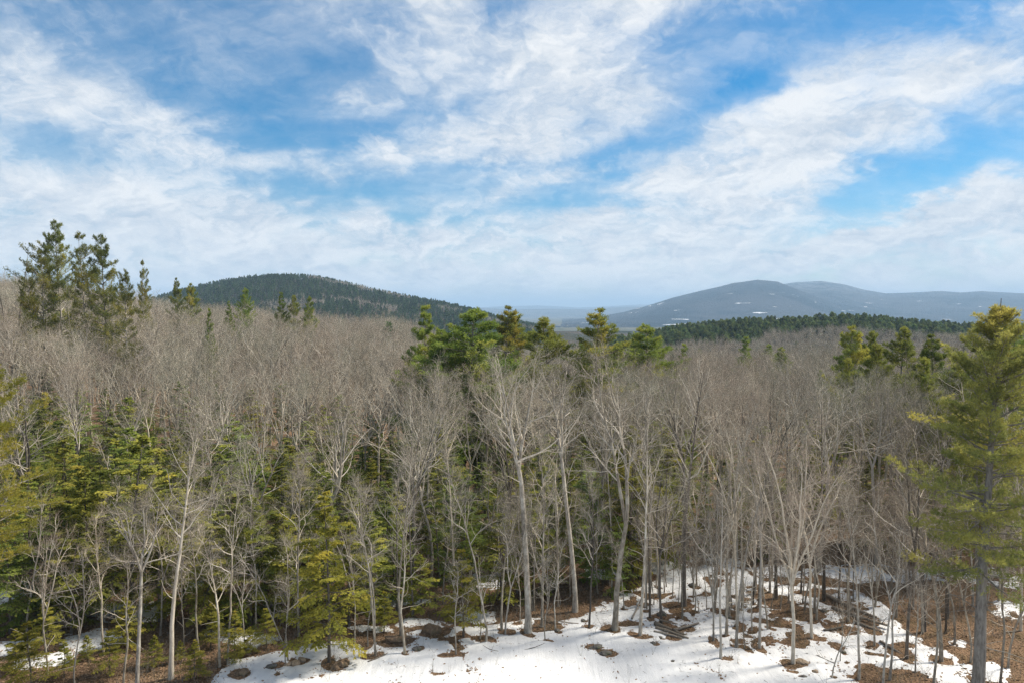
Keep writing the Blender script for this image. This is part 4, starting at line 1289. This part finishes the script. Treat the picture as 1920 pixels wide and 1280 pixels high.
rg = np.random.default_rng(5)
LOD = [bare_tree(600 + i, H=16, r0=.16, cb=.45, lead=(2, 3, 4, 3, 2, 5)[i], lf=.5, n1=15, l1=.31, fork=18, n2=6, n3=4, n4=1, twig=(M_TWIG, M_TWIGR, M_TWIGG)[i % 3], thick=2.1, twl=1.2, joined=True)[0] for i in range(6)]
C_LOD = proto_collection('hardwood_kinds', LOD)
pts = np.array([(x, D, 0) for x, D in far])
# beyond the ordered grid, out over the valley
vx, vy = [], []
for _ in range(2600):
    D = 230 + 620 * rnd.random() ** 1.3
    u = rnd.uniform(-.82, .82)
    vx.append(u * D); vy.append(D)
pts = np.concatenate([pts, np.stack([vx, vy, np.zeros(len(vx))], 1)])
u_ = pts[:, 0] / pts[:, 1]
keep = ~((u_ > .12) & (pts[:, 1] > 400))
pts = pts[keep]
pts[:, 2] = ground_z(pts[:, 0], pts[:, 1])
Hh = 15.3 + fbm(pts[:, 0] / 22, pts[:, 1] / 22, 2, 91) * 7 + rg.normal(0, 1.4, len(pts))
ro, sl, ix_ = scat_arrays(pts, Hh, 16, (.9, 1.25), 6, rg)
scatter('hardwood_forest', C_LOD, pts, ro, sl, ix_, 'far grey-brown mass of bare hardwood canopy behind the near trees', 'forest')

FARP = [pine_tree(700 + i, H=16, r0=.2, cb=.2, rad=3.6, pk=2.6, wh=1.4, per=4, n2=5, ntuft=3, k=4, size=.9, width=.15, leaf=M_FARCON, ragged=.4, gaps=.05, shape=(.8, .7, .95, .6)[i], joined=True)[0] for i in range(4)]
C_FARP = proto_collection('conifer_kinds', FARP)
FARP2 = []
for me_ in FARP:
    me2 = me_.copy()
    me2.materials[1] = M_MIDCON
    FARP2.append(me2)
C_FARP2 = proto_collection('ridge_conifer_kinds', FARP2)


def hill_pts(hl, n, tmin, tmax, umin, umax):
    u = rg.uniform(umin, umax, n)
    y = hl.R - hl.front * (1 - rg.uniform(tmin, tmax, n))
    return np.stack([u * y, y, hl.z(u, y)], 1)


p1 = hill_pts(hill_left, 11000, .05, 1.15, -.60, .06)
m = fbm(p1[:, 0] / 120, p1[:, 1] / 120, 3, 93) > -.20
ro, sl, ix_ = scat_arrays(p1[m], rg.uniform(7, 13, m.sum()), 16, (.9, 1.4), 4, rg)
scatter('conifer_forest', C_FARP, p1[m], ro, sl, ix_, 'dark conifer forest covering the rounded hill at left', 'forest')
m = ~m
ro, sl, ix_ = scat_arrays(p1[m], rg.uniform(9, 13, m.sum()), 16, (1, 1.4), 6, rg)
scatter('hardwood_forest', C_LOD, p1[m], ro, sl, ix_, 'bare grey gaps of hardwood on the rounded hill at left', 'forest')

p2 = hill_pts(hill_right, 9000, .05, 1.2, .06, .95)
t2 = (p2[:, 1] - (hill_right.R - hill_right.front)) / hill_right.front
m = fbm(p2[:, 0] / 60, p2[:, 1] / 60, 3, 95) + (t2 - .45) * .9 - np.where((p2[:, 0] / p2[:, 1] > .42), .16, 0) > -.06
ro, sl, ix_ = scat_arrays(p2[m], 5 + 8 * rg.random(m.sum()) ** 1.8, 16, (.9, 1.7), 4, rg)
scatter('conifer_forest', C_FARP2, p2[m], ro, sl, ix_, 'dark conifer forest on the low hill before the blue mountains', 'forest')
m = ~m
ro, sl, ix_ = scat_arrays(p2[m], rg.uniform(9, 13, m.sum()), 16, (1, 1.3), 6, rg)
scatter('hardwood_forest', C_LOD, p2[m], ro, sl, ix_, 'bare grey hardwoods on the low hill before the blue mountains', 'forest')
# scattered conifers down in the valley
vn = 420
D = 190 + 900 * rg.uniform(0, 1, vn)
u = rg.uniform(-.2, .8, vn)
p3 = np.stack([u * D, D, ground_z(u * D, D)], 1)
p3 = p3[~((u > .15) & (D > 400))]
ro, sl, ix_ = scat_arrays(p3, rg.uniform(10, 17, len(p3)), 16, (.8, 1.2), 4, rg)
scatter('conifer_forest', C_FARP, p3, ro, sl, ix_, 'scattered dark conifers in the grey valley woods', 'forest')

# ------------------------------------------------------------------ rocks, mounds, logs
def rock_mesh(seed, sx, sy, sz, mat, rough=.35):
    rg_ = np.random.default_rng(seed)
    import bmesh
    bm = bmesh.new()
    bmesh.ops.create_icosphere(bm, subdivisions=3, radius=1)
    ph = rg_.uniform(0, 50, 3)
    for v in bm.verts:
        a = np.array(v.co)
        n = float(fbm(np.array([a[0] * 1.3 + ph[0] + a[2]]), np.array([a[1] * 1.3 + ph[1] - a[2] * .7]), 4, seed)[0])
        k = 1 + n * rough * 3.6
        v.co = Vector((a[0] * sx * k, a[1] * sy * k, max(a[2], -.35) * sz * k))
    me = bpy.data.meshes.new('rock')
    bm.to_mesh(me); bm.free()
    me.materials.append(mat)
    return me


ROCKS = [
    ('earth_mound', 640, 1248, .75, .6, .55, M_SOIL, 'pointed brown earth mound on the snow below the pointed hemlock', 'mound'),
    ('boulder', 812, 1184, .95, .7, .85, M_SOIL, 'rounded dark boulder at the snow edge left of the small hemlock', 'boulder'),
    ('earth_mound', 742, 1200, 1.1, .6, .45, M_SOIL, 'broad brown mound left of the dark boulder', 'mound'),
    ('rock', 508, 1249, .42, .3, .16, M_ROCK, 'flat dark rock lying left of the three tan stones', 'rock'),
    ('stone', 540, 1246, .26, .24, .22, M_TAN, 'leftmost of the three tan stones on the snow', 'stone'),
    ('stone', 553, 1244, .36, .3, .27, M_TAN, 'middle and largest of the three tan stones', 'stone'),
    ('stone', 566, 1238, .34, .3, .28, M_TAN, 'rightmost of the three tan stones on the snow', 'stone'),
    ('rock', 783, 1217, .40, .35, .24, M_ROCK, 'pale-sided rock alone on snow right of the long stick', 'rock'),
    ('rock', 1117, 1212, .50, .4, .2, M_ROCK, 'dark rock on open snow below the central trio, upper of two', 'rock'),
    ('rock', 1134, 1224, .55, .4, .16, M_ROCK, 'flat broken rock on open snow, lower of two', 'rock'),
    ('rock', 1045, 1180, .2, .2, .16, M_ROCK, 'small dark rock right of the thick central trunk', 'rock'),
    ('rock', 1094, 1161, .22, .2, .14, M_ROCK, 'small dark rock before the middle tree of the trio', 'rock'),
    ('rock', 1225, 1206, .28, .22, .18, M_ROCK, 'small mossy rock below the log pile', 'rock'),
    ('rock', 1238, 1193, .2, .18, .14, M_ROCK, 'small dark rock at the left end of the log pile', 'rock'),
    ('rock', 1240, 1151, .45, .35, .4, M_ROCK, 'dark mossy boulder behind the log pile', 'rock'),
    ('rock', 1505, 1242, .5, .3, .22, M_TAN, 'tan stone at the foot of the fan-shaped tree', 'rock'),
    ('rock', 1530, 1258, .2, .15, .12, M_TAN, 'small tan stone on snow right of the fan-shaped tree', 'rock'),
    ('rock', 1508, 1268, .25, .2, .1, M_ROCK, 'flat dark stone at the lower snow edge below the fan-shaped tree', 'rock'),
    ('rock', 1262, 1238, .14, .12, .08, M_ROCK, 'tiny dark stone alone on the lower open snow', 'rock'),
    ('rock', 1545, 1145, .3, .3, .2, M_ROCK, 'dark rock among melted patches behind the fan-shaped tree', 'rock'),
    ('rock', 1580, 1222, .3, .25, .14, M_ROCK, 'dark rock on snow between fan-shaped and crooked trees', 'rock'),
    ('rock', 1298, 1098, .45, .35, .3, M_ROCK, 'dark rock at the upper tip of the snow', 'rock'),
    ('rock', 1365, 1158, .35, .3, .22, M_ROCK, 'dark rock beside the slim three-leader tree', 'rock'),
    ('rock', 1030, 1162, .5, .4, .35, M_SOIL, 'brown hump at the back foot of the thick central trunk', 'mound'),
    ('rock', 215, 1160, .6, .5, .45, M_ROCK, 'dark rock on the left snow patch under hemlocks', 'rock'),
    ('rock', 452, 1262, .5, .4, .35, M_SOIL, 'brown stump-like hump at the lower left tip of the snow', 'mound'),
]
for i, (nm, px, py, a, b, c, mt, lab, cat) in enumerate(ROCKS):
    x, y = on_ground(px, py)
    o = obj(nm, rock_mesh(900 + i, a * .78, b * .78, c * .7, mt))
    o.location = (x, y, gz(x, y) + .03)
    o.rotation_euler = (0, 0, rnd.uniform(-.5, .5))
    tag(o, lab, cat, 'stones and mounds on the snow')
    WELLS.append((x, y, max(a, b) * 0.95))


def log_mesh(seed, L, r, stubs=3, mat=M_DEAD, k=7):
    rg_ = np.random.default_rng(seed)
    g = Geo()
    P = grow(rg_, np.zeros((1, 3)), np.array([[1.0, 0, 0]]), np.array([L]), 9, .035, 0)
    Rr = r * (1 - .45 * np.linspace(0, 1, 10))[None] * rg_.uniform(.9, 1.1, 10)[None]
    Pe = np.concatenate([P[:, :1], P, P[:, -1:]], 1)
    Pe[:, 0, 0] -= .004; Pe[:, -1, 0] += .004
    Re = np.concatenate([np.full((1, 1), .001), Rr, np.full((1, 1), .001)], 1)
    g.tubes(Pe, Re, k, 0)
    if stubs:
        p, d, s, par, rp = spawn(rg_, P, Rr, stubs, .2, .95, 60, 40, 12)
        d[:, 2] = np.abs(d[:, 2])
        Ls = rg_.uniform(.15, .9, stubs)
        g.tubes(grow(rg_, p, d, Ls, 3, .12, 0), taper(stubs, 4, rp * .4, rp * .1), 4, 0)
    return g.mesh('log', [mat])


LOGS = [  # photo x, y of both ends, radius, stubs, lift, label
    (1228, 1168, 1296, 1192, .17, 1, .12, 'thickest log of the pile, lying across the back'),
    (1230, 1176, 1292, 1196, .13, 1, .10, 'middle log of the pile in the snow'),
    (1226, 1183, 1290, 1198, .10, 0, .08, 'front log of the pile in the snow'),
    (1262, 1182, 1314, 1172, .11, 0, .16, 'log lying crosswise on the right end of the pile'),
    (1236, 1166, 1270, 1180, .07, 2, .30, 'thin pole on top of the log pile'),
    (690, 1243, 758, 1213, .07, 1, .06, 'long dark stick slanting over the snow below the twin stems'),
    (735, 1205, 768, 1160, .06, 1, .10, 'dead stick propped over the broad brown mound'),
    (1550, 1118, 1640, 1162, .17, 2, .12, 'long fallen trunk at the back right of the snow'),
    (1560, 1140, 1670, 1180, .14, 3, .10, 'second fallen trunk below the long one at right'),
    (1545, 1184, 1580, 1178, .10, 1, .08, 'short fallen log in a melted patch at right'),
    (1600, 1168, 1690, 1200, .12, 2, .10, 'branchy fallen log right of the crooked trees'),
    (1650, 1205, 1720, 1240, .10, 2, .10, 'fallen branch in the litter left of the big pine'),
    (1185, 1160, 1212, 1120, .07, 1, .12, 'pole leaning over litter right of the double-stemmed tree'),
    (905, 1208, 932, 1226, .03, 1, .04, 'thin twig lying on snow below the wavy tree'),
    (1085, 1168, 1020, 1165, .04, 2, .06, 'thin dead branch lying behind the trio feet'),
    (980, 1218, 1022, 1213, .03, 0, .04, 'short twig on open snow below the thick central trunk'),
    (1565, 1245, 1530, 1230, .04, 3, .06, 'brushy dead twig pile piece right of the fan-shaped tree foot'),
    (120, 1180, 200, 1150, .12, 2, .10, 'dead log on the left snow patch under hemlocks'),
    (1630, 1060, 1720, 1085, .15, 1, .12, 'fallen log far back in the shaded wood at right'),
]
for i, (ax, ay, bx, by, r, st, lift, lab) in enumerate(LOGS):
    a, b = on_ground(ax, ay), on_ground(bx, by)
    L = math.hypot(b[0] - a[0], b[1] - a[1])
    o = obj('log' if r > .08 else 'fallen_branch', log_mesh(950 + i, L, r, st, (M_DEAD, M_DARKBARK)[i % 2] if r < .12 else M_DEAD))
    za, zb = gz(*a), gz(*b)
    o.location = (a[0], a[1], za + lift)
    o.rotation_euler = (0, -math.asin(max(-.5, min(.5, (zb - za) / L))), math.atan2(b[1] - a[1], b[0] - a[0]))
    tag(o, lab, 'log' if r > .08 else 'branch', 'fallen wood around the clearing')
    if r > .09: WELLS.append(((a[0] + b[0]) / 2, (a[1] + b[1]) / 2, L * .22))

# ------------------------------------------------------------------ snow mesh (after the wells are known)
sx = axis(-42, 42, .14, -60, 60, 1.3)
sy = np.concatenate([np.arange(-30, 30, 2.0), np.arange(30, 38, .4), np.arange(38, 62, .13), np.arange(62, 72, .25)])
X, Y = np.meshgrid(sx, sy)
dep = snow_depth(X.ravel(), Y.ravel())
V = np.stack([X.ravel(), Y.ravel(), ground_z(X.ravel(), Y.ravel()) + dep], 1)
F = grid_faces(len(sx), len(sy))
F = F[(dep[F] > -.03).any(1)]
used, inv = np.unique(F, return_inverse=True)
snow = obj('snow', mesh_np('snow', V[used], [(inv.reshape(F.shape), 0)], [M_SNOW]))
tag(snow, 'old white snow with melted edges covering the clearing', 'snow', kind='structure')

# dry leaves strewn over litter and snow rim
rg = np.random.default_rng(12)
n = 90000
lx = rg.uniform(-46, 46, n); lyy = rg.uniform(38, 66, n)
d_ = snow_depth(lx, lyy)
keep = (d_ < .012) | ((d_ < .04) & (rg.random(n) < .3)) | (rg.random(n) < .02)
lx, lyy, d_ = lx[keep], lyy[keep], d_[keep]
lz = ground_z(lx, lyy) + np.maximum(d_, 0) + .02
n = len(lx)
a = rg.uniform(0, 6.28, n)
dd = np.stack([np.cos(a), np.sin(a), rg.normal(0, .35, n)], 1)
ss_ = norm(np.cross(dd, np.stack([rg.normal(0, .4, n), rg.normal(0, .4, n), np.ones(n)], 1)))
ln = rg.uniform(.05, .11, n)[:, None]
c = np.stack([lx, lyy, lz], 1)
g = Geo()
g.quads(np.stack([c - dd * ln, c + ss_ * ln * .6, c + dd * ln, c - ss_ * ln * .6], 1), 0)
tag(obj('leaf_litter', g.mesh('leaves', [M_LEAF])), 'dry brown leaves strewn over ground under the trees', 'leaves', kind='stuff')

# low brush and brambles: bare shoots too fine and too many to count
n = 12000
bx = rg.uniform(-44, 44, n); by_ = rg.uniform(39, 64, n)
d_ = snow_depth(bx, by_)
cl = fbm(bx / 2.5, by_ / 2.5, 3, 81)
keep = ((d_ < .01) & (cl > -.05)) | (rg.random(n) < .02)
bx, by_ = bx[keep], by_[keep]
n = len(bx)
c = np.stack([bx, by_, ground_z(bx, by_)], 1)
g = Geo()
for q in range(3):
    d = norm(np.stack([rg.normal(0, .35, n), rg.normal(0, .35, n), np.ones(n)], 1))
    L = rg.uniform(.3, 1.3, n)
    tip = c + d * L[:, None]
    g.spikes(c, tip, np.full(n, .008), 0)
    m_ = c + d * (L * .55)[:, None]
    g.spikes(m_, m_ + norm(d + rg.normal(0, .5, d.shape)) * (L * .45)[:, None], np.full(n, .005), 0)
tag(obj('brush', g.mesh('brush', [M_TWIG])), 'low brown brush and brambles under the wood edge', 'brush', kind='stuff')
# needles, bark bits and short twigs fallen on the snow
n = 9000
bx = rg.uniform(-36, 40, n); by_ = rg.uniform(38, 62, n)
d_ = snow_depth(bx, by_)
keep = (d_ > .01) & (rg.random(n) < .25 + .75 * sstep(42, 52, by_))
bx, by_, d_ = bx[keep], by_[keep], d_[keep]
n = len(bx)
c = np.stack([bx, by_, ground_z(bx, by_) + d_ + .008], 1)
a = rg.uniform(0, 6.28, n)
d = np.stack([np.cos(a), np.sin(a), rg.normal(.02, .08, n)], 1)
g = Geo()
g.spikes(c, c + d * rg.uniform(.06, .5, n)[:, None] ** 1.3, rg.uniform(.006, .014, n), 0)
tag(obj('twig_debris', g.mesh('debris', [M_DARKBARK])), 'fallen twigs and bark bits scattered on the snow', 'debris', kind='stuff')

# ------------------------------------------------------------------ haze
M_HAZE, t = new_mat('haze')
vol = t.n('ShaderNodeVolumePrincipled', {'Color': (0.48, 0.715, 1.0, 1), 'Density': 0.000105, 'Anisotropy': 0.0})
t.n('ShaderNodeOutputMaterial', {'Volume': vol.outputs[0]})
hx, hy0, hy1, z0, z1 = 27500, -3600, 31500, -75, 470
V = np.array([(sx_, sy_, sz_) for sz_ in (z0, z1) for sy_ in (hy0, hy1) for sx_ in (-hx, hx)], float)
F = np.array([(0, 2, 3, 1), (4, 5, 7, 6), (0, 1, 5, 4), (2, 6, 7, 3), (0, 4, 6, 2), (1, 3, 7, 5)])
tag(obj('haze', mesh_np('haze', V, [(F, 0)], [M_HAZE])), kind='stuff')
